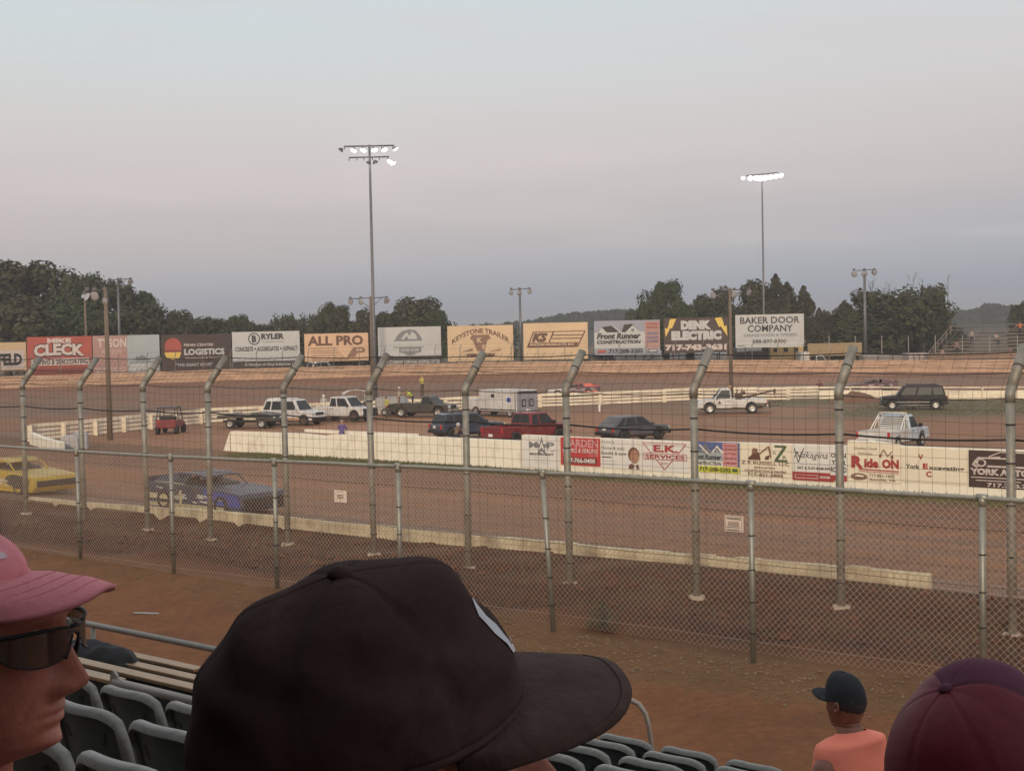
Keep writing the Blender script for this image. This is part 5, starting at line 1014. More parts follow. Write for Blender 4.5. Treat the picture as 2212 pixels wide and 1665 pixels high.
def person(label, loc, head, pose='stand', shirt=None, pants=None, hat=None, hatc=None, arms='down', grp=None, h=1.75, sk=None):
    sk = sk or skin; s = h / 1.75; t = thing('person', label, 'person', loc, radians(head), grp); sit = pose == 'sit'; crouch = pose == 'crouch'
    if sit: J = dict(pel=(0, 0, .50), hl=(0, .1, .48), hr=(0, -.1, .48), kl=(.42, .11, .52), kr=(.42, -.11, .52), al=(.40, .11, .09), ar=(.42, -.11, .09), tl=(.54, .11, .03), tr=(.56, -.11, .03), ch=(.04, 0, .92), nk=(.05, 0, 1.08), hd=(.09, 0, 1.20), ht=(.10, 0, 1.31))
    elif crouch: J = dict(pel=(0, 0, .42), hl=(0, .1, .42), hr=(0, -.1, .42), kl=(.32, .16, .52), kr=(.28, -.16, .30), al=(.06, .15, .09), ar=(-.12, -.15, .08), tl=(.2, .15, .03), tr=(.0, -.15, .03), ch=(.18, 0, .80), nk=(.24, 0, .94), hd=(.30, 0, 1.04), ht=(.33, 0, 1.14))
    else: J = dict(pel=(0, 0, .95), hl=(0, .09, .90), hr=(0, -.09, .90), kl=(.02, .11, .50), kr=(-.02, -.11, .50), al=(-.02, .12, .09), ar=(-.03, -.12, .09), tl=(.13, .13, .03), tr=(.12, -.13, .03), ch=(.0, 0, 1.30), nk=(.0, 0, 1.48), hd=(.02, 0, 1.59), ht=(.03, 0, 1.70))
    if pose == 'bend': 
        for k, v in dict(ch=(.30, 0, 1.18), nk=(.42, 0, 1.25), hd=(.52, 0, 1.27), ht=(.60, 0, 1.30)).items(): J[k] = v
    c = V3(J['ch']); sh = c + V3((0, 0, .10)); 
    for sg, q in ((1, 'l'), (-1, 'r')):
        J['s' + q] = tuple(sh + V3((0, .19 * sg, 0)))
        if arms == 'hips': e, w = V3((-.06, .36 * sg, -.26)), V3((.1, .2 * sg, -.44))
        elif arms == 'fold': e, w = V3((.06, .26 * sg, -.28)), V3((.24, .02 * sg, -.22))
        elif arms == 'front': e, w = V3((.16, .23 * sg, -.24)), V3((.38, .15 * sg, -.18))
        elif arms == 'wide': e, w = V3((.0, .44 * sg, -.12)), V3((.08, .62 * sg, -.30))
        else: e, w = V3((-.02, .25 * sg, -.30)), V3((.06, .26 * sg, -.56))
        J['e' + q] = tuple(sh + e); J['w' + q] = tuple(sh + w); J['f' + q] = tuple(sh + w + (w - e).normalized() * .13)
    rad = dict(pel=(.15, .12), hl=.095, hr=.095, kl=.062, kr=.062, al=.045, ar=.045, tl=.04, tr=.04, ch=(.155, .115), nk=.06, hd=.088, ht=.075, sl=.075, sr=.075, el=.048, er=.048, wl=.033, wr=.033, fl=.035, fr=.035)
    JJ = {k: (tuple(V3(v) * s), (tuple(x * s for x in rad[k]) if isinstance(rad[k], tuple) else rad[k] * s)) for k, v in J.items()}
    E = [('pel', 'ch'), ('ch', 'nk'), ('nk', 'hd'), ('hd', 'ht'), ('pel', 'hl'), ('pel', 'hr'), ('hl', 'kl'), ('hr', 'kr'), ('kl', 'al'), ('kr', 'ar'), ('al', 'tl'), ('ar', 'tr'), ('ch', 'sl'), ('ch', 'sr'), ('sl', 'el'), ('sr', 'er'), ('el', 'wl'), ('er', 'wr'), ('wl', 'fl'), ('wr', 'fr')]
    segs = [(V3(JJ[a][0]), V3(JJ[b][0]), a + b) for a, b in E]
    def near(p):
        best = min(segs, key=lambda q: (p - (q[0] + (q[1] - q[0]) * max(0, min(1, (p - q[0]).dot(q[1] - q[0]) / max(1e-6, (q[1] - q[0]).length_squared))))).length)[2]
        if best in ('nkhd', 'hdht', 'wlfl', 'wrfr'): return 0
        if best in ('elwl', 'erwr'): return 0
        if best in ('pelch', 'chnk', 'chsl', 'chsr', 'slel', 'srer'): return 1 if p.z > JJ['pel'][0][2] + .02 or best != 'pelch' else 2
        if best in ('altl', 'artr'): return 3
        return 2
    me = skinned('body', JJ, E, [sk, shirt or cloth('grey', (.2, .2, .2)), pants or cloth('dark_trousers', (.04, .04, .05)), dark], near); b = link('body', me, t)
    hd = V3(JJ['hd'][0]); m = MB()
    if hat == 'helmet': m.ball(hd + V3((.0, 0, .04)), .14 * s, 7); m.build('helmet', hatc, t)
    elif hat == 'cap': m.ball(hd + V3((0, 0, .06)), (.105 * s, .098 * s, .09 * s), 6, z0=0); m.box(hd + V3((.13, 0, .07)), (.12, .14, .012)); m.build('cap', hatc, t)
    else: m.ball(hd + V3((-.015, 0, .05)), (.102 * s, .094 * s, .10 * s), 6, z0=-.1); m.build('hair', hatc or mat('brown_hair', (.07, .045, .03), .8), t)
    m = MB(); m.ball(hd + V3((.095 * s, 0, .0)), .018 * s, 3)
    for sg in (-1, 1): m.ball(hd + V3((0, .092 * sg * s, 0)), (.02, .012, .03), 3)
    m.build('ear', sk, t); return t
hv = mat('hi_vis_yellow', (.50, .62, .05), .7, var=.05); ylw = cloth('yellow', (.52, .47, .10)); dk_ = cloth('dark_trousers', (.04, .04, .05)); grp = None
cb = CREW.matrix_basis
def oncrew(x, y, z): return tuple(cb @ V3((x, y, z)))
person('person in a yellow top with dark straps standing highest on the dark pickup', oncrew(-.15, .2, 1.7), 150, 'stand', ylw, cloth('brown_trousers', (.10, .07, .05)), 'cap', cloth('tan', (.3, .2, .13)), 'fold')
person('person in a bright lime vest bending over the dark pickup bed', oncrew(-1.0, .1, .72), 200, 'bend', hv, dk_, 'cap', hv, 'front')
person('person in a pale shirt standing at the tail of the dark pickup bed', oncrew(-2.2, .0, .72), -10, 'stand', cloth('pale_khaki', (.42, .36, .28)), cloth('tan_trousers', (.28, .2, .13)), 'cap', wht, 'front')
p = on_z(836, 902, 0); person('person in a yellow vest standing before the small pale trailer', (p.x, p.y, 0), -150, 'stand', mat('hi_vis_olive', (.42, .42, .06), .7), cloth('brown_trousers', 0), 'cap', dark, 'hips')
p = on_z(1770, 861, 0); person('person in a dark red shirt standing alone by the guard fence', (p.x, p.y, hz(p.x, p.y)), 100, 'stand', cloth('dark_red', (.16, .05, .04)), cloth('khaki_shorts', (.36, .25, .17)), None, None, 'hips')
p = on_z(700, 897, 0); person('person in a white helmet and suit left of the raised bodywork', (p.x, p.y, 0), -70, 'stand', cloth('white_suit', (.55, .52, .48)), cloth('white_suit', 0), 'helmet', wht)
p = on_z(727, 898, 0); person('person in a white helmet between the helmeted figure and the raised bodywork', (p.x, p.y - .3, -.15), -100, 'bend', cloth('white_suit', 0), cloth('white_suit', 0), 'helmet', wht)
p = on_z(788, 901, 0); person('person in a black and white jacket at the nose of the boxy white truck', (p.x, p.y, 0), -60, 'bend', cloth('charcoal', (.06, .06, .065)), dk_, 'cap', wht, 'front')
p = col_y(738, 79, 0); q = col_v(738, V_INNER + .35, 1.2); person('person in a purple shirt sitting on the infield wall with back turned', (q.x, q.y, .78), 70, 'sit', cloth('purple', (.13, .085, .24)), dk_, None, mat('greying_hair', (.3, .25, .2), .8), 'front', sk=skin)
p = on_z(985, 955, 0); person('person crouching behind the dark blue crossover with a white helmet', (p.x, p.y, 0), 60, 'crouch', cloth('camouflage_brown', (.17, .11, .08)), dk_, 'helmet', mat('helmet_grey', (.45, .40, .38), .3), 'front')
m = MB(); bl = BL.location
def onbl(x, k, y): return (bl.x + x, bl.y + k * .75 + .35, bl.z + .12 + k * .40)
for x, k, pose, sc, lab, ar in ((12.4, 8, 'stand', (.62, .17, .06), 'person in a bright orange shirt standing at the top rail of the bleachers', 'wide'), (6.3, 6, 'stand', (.35, .29, .26), 'person in a pale grey top standing near the stair end of the bleachers', 'down'), (4.0, 4, 'sit', (.25, .17, .13), 'person in brown sitting low near the bleacher stairs', 'down'),
        (9.0, 6, 'sit', (.40, .33, .31), 'person in white leaning forward on the upper bleachers', 'front'), (13.9, 6, 'stand', (.42, .36, .34), 'person in a cream shirt right of the orange figure', 'down'), (16.4, 7, 'stand', (.10, .07, .07), 'person all in dark clothes with a white cap on the top rows', 'down'), (18.2, 7, 'sit', (.45, .2, .18), 'person in a pink top sitting right of the dark dressed figure', 'down'),
        (15.1, 4, 'stand', (.50, .20, .13), 'person in a faded orange shirt in the middle of the bleachers', 'down'), (14.0, 4, 'sit', (.13, .10, .09), 'person in dark brown beside the faded orange shirt', 'down'), (1.8, 1, 'stand', (.38, .28, .24), 'person in beige standing at the bottom of the bleachers', 'down'), (9.6, 2, 'sit', (.20, .12, .10), 'person in maroon sitting alone low on the bleachers', 'down'), (20.4, 7, 'stand', (.28, .30, .36), 'person in pale blue at the right end of the top row', 'down'),
        (17.3, 3, 'sit', (.14, .09, .08), 'person in black sitting low at the right of the bleachers', 'down'), (12.2, 2, 'sit', (.32, .22, .19), 'person in tan sitting on the second row', 'front')):
    o = person(lab, onbl(x, k, 0), -90 + random.uniform(-20, 20), pose, cloth(lab.split()[3] + lab.split()[-1], sc), dk_, 'cap' if 'cap' in lab else None, wht if 'cap' in lab else None, ar, 'spectators on the far bleachers')
    if pose == 'sit': o.location.y -= .32; 
# ------------------------------------------------------------ the grandstand we sit in
concm = mat('stand_concrete', (.20, .155, .115), .9, var=.2, sc=2, bump=.2)
def row_v(n): return 8.5 - .85 * n
def row_top(n): return 4.0 + .29 * .85 * n
m = MB(); O = uv(-5, 4, 0)
for n in range(0, 13):
    v1 = row_v(n) + .42; f = row_top(n) - .84
    u0_, u1_ = (-22, 8); A = uv(u0_, v1, 0) - O; B = uv(u1_, v1, 0) - O; w = VV * -.85
    m.add([A + V3((0, 0, 2.6)), B + V3((0, 0, 2.6)), B + V3((0, 0, f)), A + V3((0, 0, f)), A + w + V3((0, 0, 2.6)), B + w + V3((0, 0, 2.6)), B + w + V3((0, 0, f)), A + w + V3((0, 0, f))], [(1, 0, 3, 2), (4, 5, 6, 7), (3, 7, 6, 2), (0, 4, 7, 3), (5, 1, 2, 6)])
m.build('grandstand_terrace', concm, loc=O, label='stepped concrete terrace of the grandstand under the seats', cat='grandstand', kind='structure')
# unseen roof and back wall, added above and behind to shade the near heads
rt = thing('unseen_shade_roof', 'unseen roof and back wall added to shade the nearest spectators', 'roof', tuple(uv(-4, -3, 6))); O = V3(rt.location)
m = MB(); m.box(uv(-4, -3.4, 9.6) - O, (46, 6.0, .2), rz=-TH); m.build('shade_roof_deck', mat('shade_roof_surface', (.10, .085, .075), .9), rt)
m = MB(); m.box(uv(-4, -6.3, 7.2) - O, (46, .25, 4.9), rz=-TH); m.build('shade_back_wall', mat('shade_roof_surface', 0), rt)
for u in (-24, -14, 7, 16):
    m = MB(); p = uv(u, -.8, 0); m.tube([V3((p.x, p.y, 3.2)) - O, V3((p.x, p.y, 9.55)) - O], .1, 10); m.build('shade_roof_post', galv_d, rt)
seatm = mat('seat_plastic_back', (.055, .070, .064), .42, var=.22, sc=5); seatl = mat('seat_pale_rim', (.26, .25, .215), .5, var=.2, sc=9)  # lip material in a paler tone than the backrest
def make_seat():          # origin at the floor under the backrest, facing +y
    t = thing('stadium_seat', 'seat', 'seat'); w = .235; rows = 9; cols = 15
    def pt(a, b, off=0):  # a across -1..1, b up 0..1
        z = .42 + b * .42 - .045 * (abs(a) ** 5); x = a * w * (1 - .04 * b); y = -.045 * a * a * -1 * 1.2 - .02 - .07 * b + .02 * sin(b * 3) ; return V3((x, y + off, z))
    m = MB(); m.grid([[pt(-1 + 2 * j / cols, i / rows) for j in range(cols + 1)] for i in range(rows + 1)][::-1]); o = m.build('backrest', seatm, t); sd = o.modifiers.new('so', 'SOLIDIFY'); sd.thickness = .012; sd.offset = 0
    # the thick rounded lip round the top and sides
    path = [pt(-1, k / 6) for k in range(1, 6)] + [pt(-1 + 2 * k / 16, 1 - .0) for k in range(17)] + [pt(1, k / 6) for k in range(5, 0, -1)]
    m = MB(); vs = []; n = len(path)
    for i, p in enumerate(path):
        tdir = (path[min(i + 1, n - 1)] - path[max(i - 1, 0)]).normalized(); up = V3((0, 0, 1)) if 5 <= i < n - 5 else V3((-1 if i < 5 else 1, 0, .15)).normalized(); 
        if i == 4: up = V3((-1, 0, .8)).normalized()
        if i == n - 5: up = V3((1, 0, .8)).normalized()
        f = V3((0, 1, 0)); s = [(-.030, -.014), (-.026, .010), (-.014, .017), (.010, .017), (.016, .008), (.014, -.016), (.006, -.018)]; vs.append([p + f * a + up * b for a, b in s])
    m.grid([r + [r[0]] for r in vs]); m.build('lip', seatl, t, 0)
    m = MB(); q = [pt(-.62, .80, -.012), pt(.62, .80, -.012), pt(.55, .66, -.012), pt(-.55, .66, -.012)]; m.add(q, [(3, 2, 1, 0)]); m.add([a + V3((0, .022, 0)) for a in q], [(0, 1, 2, 3)]); m.build('grip_slot', black, t)
    m = MB(); m.grid([[V3((-w * .95 + 2 * w * .95 * j / 8, .04 + .36 * i / 6, .43 - .02 * sin(pi * j / 8) - (.05 * max(0, i - 4) / 2))) for j in range(9)] for i in range(7)]); o = m.build('seat_pan', seatm, t); sd = o.modifiers.new('so', 'SOLIDIFY'); sd.thickness = .02
    m = MB()
    for s in (-1, 1): m.box((s * w * 1.04, .08, .24), (.03, .07, .48)); m.box((s * w * 1.04, .18, .5), (.03, .3, .03))
    m.build('standard', dark, t); return t
SEATS = []
SG = 'dark plastic stadium seats with pale rims'
proto = make_seat(); pend = []
def seat_at(n, xl, k, lab):     # left top corner seen at column xl, k seats along
    v = row_v(n); z = row_top(n); p = col_v(xl, v, z - .03); u = uof(p.x, p.y) + .25 + .545 * k; q = uv(u, v, z - .84); pend.append((q, lab))
ORD = ['first', 'second', 'third', 'fourth', 'fifth', 'sixth', 'seventh', 'eighth', 'ninth']
rows_ = [(0, 1430, range(-3, 3), 'the lowest row by the walkway'), (1, 1393, range(-3, 3), 'row two above the walkway'), (2, 1341, range(-3, 3), 'row three above the walkway'), (3, 1289, range(-3, 3), 'row four above the walkway'), (4, 1240, range(-2, 3), 'row five above the walkway')]
for n, x, ks, d in rows_:
    for i, k in enumerate(ks): seat_at(n, x, k, 'empty dark seat, %s from the hoop in %s' % (ORD[i], d))
for n, x, ks, d in ((5, 232, range(-2, 3), 'the first row above the aluminium benches'), (6, 132, range(-1, 4), 'the second row above the aluminium benches'), (7, 190, range(-2, 2), 'the third row above the aluminium benches')):
    for i, k in enumerate(ks): seat_at(n, x, k, 'empty dark seat, %s from the left in %s' % (ORD[i], d))
first = True
for q, lab in pend:
    if first: proto.location = q; proto.rotation_euler = (0, 0, -TH); proto['label'] = lab; proto['group'] = SG; first = False
    else: dup(proto, q, -TH, lab, SG)
# aluminium benches at the left, lying below the seats
al = mat('bench_aluminium', (.42, .27, .15), .4, .6, var=.12, sc=3, vs=(.2, 1, 1))
def vline(x0, x1, yL, yR, v):   # a horizontal line on the plane v through two picture points
    a = on_v(x0, yL, v); b = on_v(x1, yR, v); z = (a.z + b.z) / 2; return uof(a.x, a.y), uof(b.x, b.y), z
for k, (v, y, w, lab) in enumerate(((8.5, 1405, .24, 'front aluminium bench plank beside the walkway'), (7.9, 1424, .24, 'second aluminium bench plank back from the walkway, under the black jacket'), (7.2, 1444, .24, 'third aluminium bench plank back from the walkway'), (6.6, 1467, .24, 'aluminium bench plank nearest to the seats'))):
    z = on_v(250, y, v).z; a, b = col_v(-40, v, z), col_v(430 if k < 3 else 258, v, z); u0_, u1_ = uof(a.x, a.y), uof(b.x, b.y); c = uv((u0_ + u1_) / 2, v, z); t = thing('bench', lab, 'bench', (c.x, c.y, z - .42), -TH, 'aluminium benches at the left'); m = MB()
    m.box((0, 0, .41), (u1_ - u0_, .13, .035)); m.build('plank', al, t, .008); m = MB()
    for q in range(4): m.box((-(u1_ - u0_) / 2 + (q + .5) * (u1_ - u0_) / 4, 0, .19), (.05, .16, .38))
    m.box((0, .14, .22), (u1_ - u0_, .03, .3)); m.build('support_dark_riser', dark, t)  # legs, plus a dark riser board added to darken the gap below
z = on_v(215, 1408, 8.15).z; a = on_v(157, 1392, 8.0); b = on_v(274, 1430, 7.8); m = MB(); d = b - a; L_ = sqrt(d.x ** 2 + d.y ** 2); G = []
for i in range(25):
    row = []
    for j in range(13):
        s_, q = i / 24, j / 12; e = sin(pi * s_) ** .35; row.append(V3(((s_ - .5) * L_, (q - .5) * .42 * e, .20 * e * sin(pi * q) ** .5 + .05 * noise.noise(V3((s_ * 7, q * 4, 3))) - .01)))
    G.append(row)
m.grid(G); m.grid([r[::-1] for r in G][::1]) if False else None
m.build('black_jacket', mat('black_nylon', (.012, .010, .009), .8, var=.2, sc=9), loc=((a.x + b.x) / 2, (a.y + b.y) / 2, (a.z + b.z) / 2 - .08), rz=-TH, label='black jacket dropped across the aluminium benches', cat='jacket')
def pipe(nm, label, cat, pts, r, mt=None, extra=None):
    O = pts[0]; m = MB(); m.tube([p - O for p in pts], r, 12); t = m.build(nm, mt or galv, loc=O, label=label, cat=cat); return t
rail = mat('painted_rail', (.33, .30, .26), .5, .3, var=.1)
a = on_v(115, 1346, 9.2); z = (a.z + on_v(465, 1386, 9.2).z) / 2; a = col_v(-60, 9.2, z); b = col_v(520, 9.2, z); O = a; t = thing('guard_rail', 'grey pipe guard rail along the front of the left benches', 'railing', tuple(a)); m = MB(); m.tube([V3((0, 0, 0)), b - a], .034, 12); m.build('rail', rail, t)
for k in range(3):
    m = MB(); q = (b - a) * (k / 2.0) ; m.tube([q + V3((0, 0, -.6)), q + V3((0, 0, -.02))], .028, 8); m.build('post', rail, t)
z = on_v(320, 1490, 5.2).z; a = col_v(248, 5.2, z); b = col_v(440, 5.2, z); t = thing('guard_rail', 'short pale pipe behind the first seat row above the benches', 'railing', tuple(a)); m = MB(); m.tube([V3((0, 0, 0)), b - a], .027, 12); m.build('rail', rail, t)
m = MB(); m.prism([(-.035, -.5), (.035, -.5), (.045, .0), (.03, .05), (0, .07), (-.03, .05), (-.04, 0)], -.01, .01, M=lambda p: Matrix.Rotation(-TH, 3, 'Z') @ p); m.build('end_bracket', rail, t)
hp = [on_v(x, y, 9.05) for x, y in ((1290, 1506), (1330, 1507), (1360, 1510), (1380, 1520), (1394, 1540), (1402, 1570), (1408, 1612), (1413, 1650))]; pipe('aisle_handrail', 'bent pipe handrail hoop at the aisle before the lowest seats', 'handrail', hp + [hp[-1] - V3((0, 0, .4))], .02, mat('hoop_tan_paint', (.42, .33, .25), .4, .3))
p = on_z(290, 1340, 3.22); q = on_z(343, 1342, 3.22); p.z = hz(p.x, p.y) + .012; q.z = hz(q.x, q.y) + .012; pipe('stick', 'thin white stick lying on the dirt walkway', 'stick', [p, q], .012, wht)
# a small weed at the fence foot
p = on_z(1302, 1362, 3.38); m = MB()
for i in range(420):
    a = random.uniform(0, 6.28); r = random.uniform(0, .22); h = random.uniform(.0, .34) * (1 - r * 2.4); c = V3((r * cos(a), r * sin(a), max(.01, h))); s = random.uniform(.012, .03); d = V3((random.uniform(-1, 1), random.uniform(-1, 1), random.uniform(-.4, .6))).normalized(); e = d.cross(V3((0, 0, 1))).normalized(); m.add([c - d * s, c + e * s * .5, c + d * s * 1.3, c - e * s * .5], [(0, 1, 2, 3)])
for i in range(9): a = i * .7; m.tube([(0, 0, -.02), (.1 * cos(a), .1 * sin(a), .28)], .003, 3)
m.build('weed', mat('weed_green', (.07, .085, .045), .8, var=.3), loc=(p.x, p.y, hz(p.x, p.y)), label='small green weed growing at the foot of the chain link fence', cat='plant')
# ------------------------------------------------------------ near spectators: sculpted head, neck and shoulders in one surface
SEC = [(.120, .0, -.0, .002), (.116, .03, -.035, .03), (.106, .052, -.060, .047), (.09, .070, -.080, .059), (.06, .087, -.097, .071), (.03, .094, -.103, .076), (.0, .091, -.102, .077), (-.03, .088, -.096, .0745), (-.06, .086, -.083, .068), (-.085, .084, -.068, .061),
       (-.102, .079, -.062, .053), (-.112, .066, -.062, .047), (-.120, .045, -.063, .0505), (-.128, .026, -.064, .053), (-.15, .018, -.068, .056), (-.17, .014, -.076, .064), (-.19, .022, -.088, .085), (-.212, .042, -.100, .130), (-.238, .060, -.108, .175), (-.272, .076, -.115, .205), (-.36, .095, -.12, .222), (-.48, .105, -.12, .215), (-.60, .10, -.12, .205)]
SHR = 0; SKL = 1; NKW = 1
def secs(z):
    r = secs0(z)
    if z < -.10 and NKW > 1: k = lerp(1, NKW, g(z + .15, .045)); r = [q * k for q in r]
    if z > .045 and SKL < 1: k = lerp(1, SKL, sst(.045, .06, z)); r = [q * k for q in r]
    return r
def secs0(z):
    if z < -.13: z -= SHR * sst(-.13, -.185, z) if z > -.185 else SHR
    for a, b in zip(SEC, SEC[1:]):
        if z >= b[0]:
            t = (a[0] - z) / (a[0] - b[0]); return [lerp(a[i], b[i], t) for i in (1, 2, 3)]
    return list(SEC[-1][1:])
def g(x, s): return exp(-(x / s) ** 2)
NOSE = [(-.062, 0), (-.058, .010), (-.053, .021), (-.046, .031), (-.040, .033), (-.033, .029), (-.018, .019), (-.004, .011), (.010, .006), (.022, .003), (.034, 0)]
def face_pt(th, z, inflate=0, face=True):
    xf, xb, w = secs(z); c, s = cos(th), sin(th); e = 2 / 2.35; sx = (abs(c) ** e) * (1 if c > 0 else -1); sy = (abs(s) ** e) * (1 if s > 0 else -1)
    x = sx * (xf if c > 0 else -xb); y = sy * w
    if face and c > 0 and z > -.125:
        fr = max(0, c)
        nz = pw(NOSE, z) if -.062 < z < .034 else 0
        wn = lerp(.0085, .0135, g(z + .048, .014)); x += nz * g(y, wn) * fr
        x += .010 * g(abs(y) - .013, .0065) * g(z + .049, .009) * fr                         # nostril wings
        x -= .013 * g(abs(y) - .031, .017) * g(z - .002, .014)                                # eye sockets
        x += .006 * g(abs(y) - .031, .012) * g(z - .000, .008)                                # eyeballs
        x += .006 * g(z - .024, .008) * g(abs(y) - .027, .022)                                # brows
        x += .0065 * g(z + .069, .0048) * g(y, .021) + .007 * g(z + .080, .0055) * g(y, .019) # lips
        x -= .003 * g(z + .0745, .0022) * g(y, .024)                                          # mouth line
        x -= .004 * g(z + .088, .006) * g(y, .02); x += .010 * g(z + .103, .011) * g(y, .02)  # chin
        x += .004 * g(abs(y) - .042, .018) * g(z + .035, .02)                                 # cheeks
        x -= .003 * g(abs(abs(y) - .034 - (-.05 - z) * .35), .004) * g(z + .062, .016)        # folds beside the mouth
    p = V3((x, y, z))
    if inflate: p += V3((c * inflate, s * inflate, 0))
    return p
def thetas(n):
    return [2 * pi * k / n - .55 * sin(2 * pi * k / n) for k in range(n)]
def head_body(t, m_, lean=.0, zmin=-.60, nm='body'):
    zs = []; z = .120
    while z > zmin: zs.append(z); z -= .0028 if z > -.13 else .012
    th = thetas(120); P = [[face_pt(a, z) + V3((lean * max(0, -.12 - z), 0, 0)) for a in th] for z in zs]; m = MB(); m.grid(P, 0, True, True); m.f.append(list(range(120))); m.m.append(0); m.s.append(True); return m.build(nm, m_, t)
def shirt(t, m_, lean=0, z0=-.20, zmin=-.62, collar=.010, neck=None):
    zs = [z0 + .004, z0] + [z0 - .012 * k for k in range(1, int((z0 - zmin) / .012))]; th = thetas(72); m = MB()
    P = [[face_pt(a, z, collar + .004 * noise.noise(V3((cos(a) * 3, sin(a) * 3, z * 14)))) + V3((lean * max(0, -.12 - z), 0, (neck(a) if neck and i < 2 else 0))) for a in th] for i, z in enumerate(zs)]; m.grid(P, 0, True, True); o = m.build('shirt', m_, t); s = o.modifiers.new('s', 'SOLIDIFY'); s.thickness = .004; return o
def ear(t, m_, sg):
    m = MB(); G = []
    for i in range(9):
        r = []
        for j in range(14):
            a = 2 * pi * j / 14; q = i / 8; R_ = q * (1 + .0 * cos(a)); dep = .012 * (1 - (2 * abs(q - .62)) ** 2 if q > .3 else .35)
            r.append(V3((-.012 + (.019 * cos(a) - .004 * sin(a)) * R_, sg * (.0775 + max(-.002, dep) * (1.15 if cos(a) < .3 else .55)), -.015 + .031 * sin(a) * R_ * (1 if sin(a) > 0 else .95))))
        G.append(r)
    m.grid(G, 0, True, True); o = m.build('ear', m_, t); s = o.modifiers.new('s', 'SOLIDIFY'); s.thickness = .004; s.offset = -1; return o
def cap(t, crown, brimm, rim=.026, top=.142, rad=(.106, .112, .087), tilt=0, droop=.030, blen=.075, bw=.088, bang=-8, seams=6, folds=.0, front_h=.0, button=None, xoff=0, squash=2.0, panel=None, under=None, bth=.0035, bsq=2.9, rows_on=True):
    m = MB(); G = []; mi = []; NA, NB_ = 96, 30
    for i in range(NB_ + 1):
        ph = i / NB_ * pi / 2; r = []
        for j in range(NA):
            a = 2 * pi * j / NA; cr = cos(ph) ** (2 / squash) if ph < pi / 2 - 1e-6 else 0; cz = sin(ph) ** (2 / 2.2)
            ax = rad[0] if cos(a) > 0 else rad[1]; x = ax * cos(a) * cr; y = rad[2] * sin(a) * cr; z = rim + (top - rim + front_h * max(0, cos(a)) * sin(2 * ph)) * cz
            z -= .012 * (1 - cz) * (cos(a) < 0) * abs(cos(a)); x += front_h * .3 * max(0, cos(a)) ** 2 * sin(ph) * cr
            d = 0
            if seams: d -= .0012 * g(((a / (2 * pi / seams) + .5) % 1 - .5) * (2 * pi / seams) * max(.2, cr), .018)
            if folds: 
                d += folds * (noise.noise(V3((x * 26 + 3, y * 17, z * 38))) * .5 + .9 * max(-.4, sin((z * 62 + x * 26 + 3.0 * noise.noise(V3((x * 9, y * 9, z * 9)))))) * noise.noise(V3((x * 8 + 5, y * 8, z * 8)))) * sin(ph * 2 * .9 + .3)
            n = V3((cos(a) * cos(ph), sin(a) * cos(ph), sin(ph))); r.append(V3((x + xoff, y, z)) + n * d)
        G.append(r)
    if panel: 
        m.grid(G, 0, True, True)
        for q, f in enumerate(m.f):
            j = q % NA
            if j < NA / 6 or j >= NA * 5 / 6: m.m[q] = 1
        o = m.build('crown', [crown, panel], t)
    else: m.grid(G, 0, True, True); o = m.build('crown', crown, t)
    s = o.modifiers.new('s', 'SOLIDIFY'); s.thickness = .0022; s.offset = -1
    if button: m = MB(); m.ball(G[-1][0] + V3((0, 0, .001)), (.0085, .0085, .0055), 6); m.build('button', button, t)
    # brim: starts on the rim, bows out and droops at the sides
    m = MB(); B = []; nb, na = 12, 32
    for i in range(nb + 1):
        q = i / nb; r = []
        for j in range(na + 1):
            s_ = j / na * 2 - 1; a = s_ * 1.12; bx = rad[0] * cos(a) * .985 + xoff; by = rad[2] * sin(a) * .985
            ex = rad[0] * cos(1.12) + xoff + (blen + rad[0] * (1 - cos(1.12))) * (max(0, 1 - abs(s_) ** bsq)) ** (1 / 2.0); ey = bw * s_ / max(1e-6, 1) * (1 - .05 * abs(s_))
            x = lerp(bx, ex, q); y = lerp(by, ey, q); z = rim + .002 - droop * (y / bw) ** 2 * (.35 + .65 * q) + math.tan(radians(bang)) * max(0, x - rad[0] * .9 - xoff) + .004 * sin(pi * q)
            if under is not None: z += .0006 * sin(q * nb * 3.1416 * 1.6)
            r.append(V3((x, y, z)))
        B.append(r)
    m.grid(B); o = m.build('brim', [brimm, under or brimm], t); s = o.modifiers.new('s', 'SOLIDIFY'); s.thickness = bth; s.offset = 0
    if under: s.material_offset = 1 if False else 0
    # stitched rows on the brim and a sweatband edge
    m = MB()
    for k in (4, 6, 8, 10) if rows_on else (11,):
        m.tube([B[k][j] + V3((0, 0, bth * .5 + .0004)) for j in range(2, na - 1)], .00035, 4, cap=False)
    m.build('brim_stitching', crown if not under else under, t)
    m = MB(); m.tube([V3((G[0][j][0], G[0][j][1], G[0][j][2] + .001)) for j in list(range(NA)) + [0]], .0028, 6, cap=False); m.build('edge_band', crown, t); return G
def spectator(label, org, yaw, pitch=0, roll=0, scale=1):
    t = thing('person', label, 'person', tuple(org)); t.rotation_euler = (radians(roll), radians(pitch), radians(yaw)); t.scale = (scale,) * 3; return t
fleshL = mat('reddish_skin', (.42, .145, .095), .5, var=.10, sc=240, bump=.10, spec=.35); fleshL.node_tree.nodes['Principled BSDF'].inputs['Subsurface Weight'].default_value = .08; fleshL.node_tree.nodes['Principled BSDF'].inputs['Subsurface Radius'].default_value = (.02, .008, .004)
def on_crown(yy, zz, off=.0015):
    best = min((p for row in G for p in row if p.x > .03), key=lambda p: (p.y - yy) ** 2 + (p.z - zz) ** 2); return V3((best.x + off, best.y, best.z))
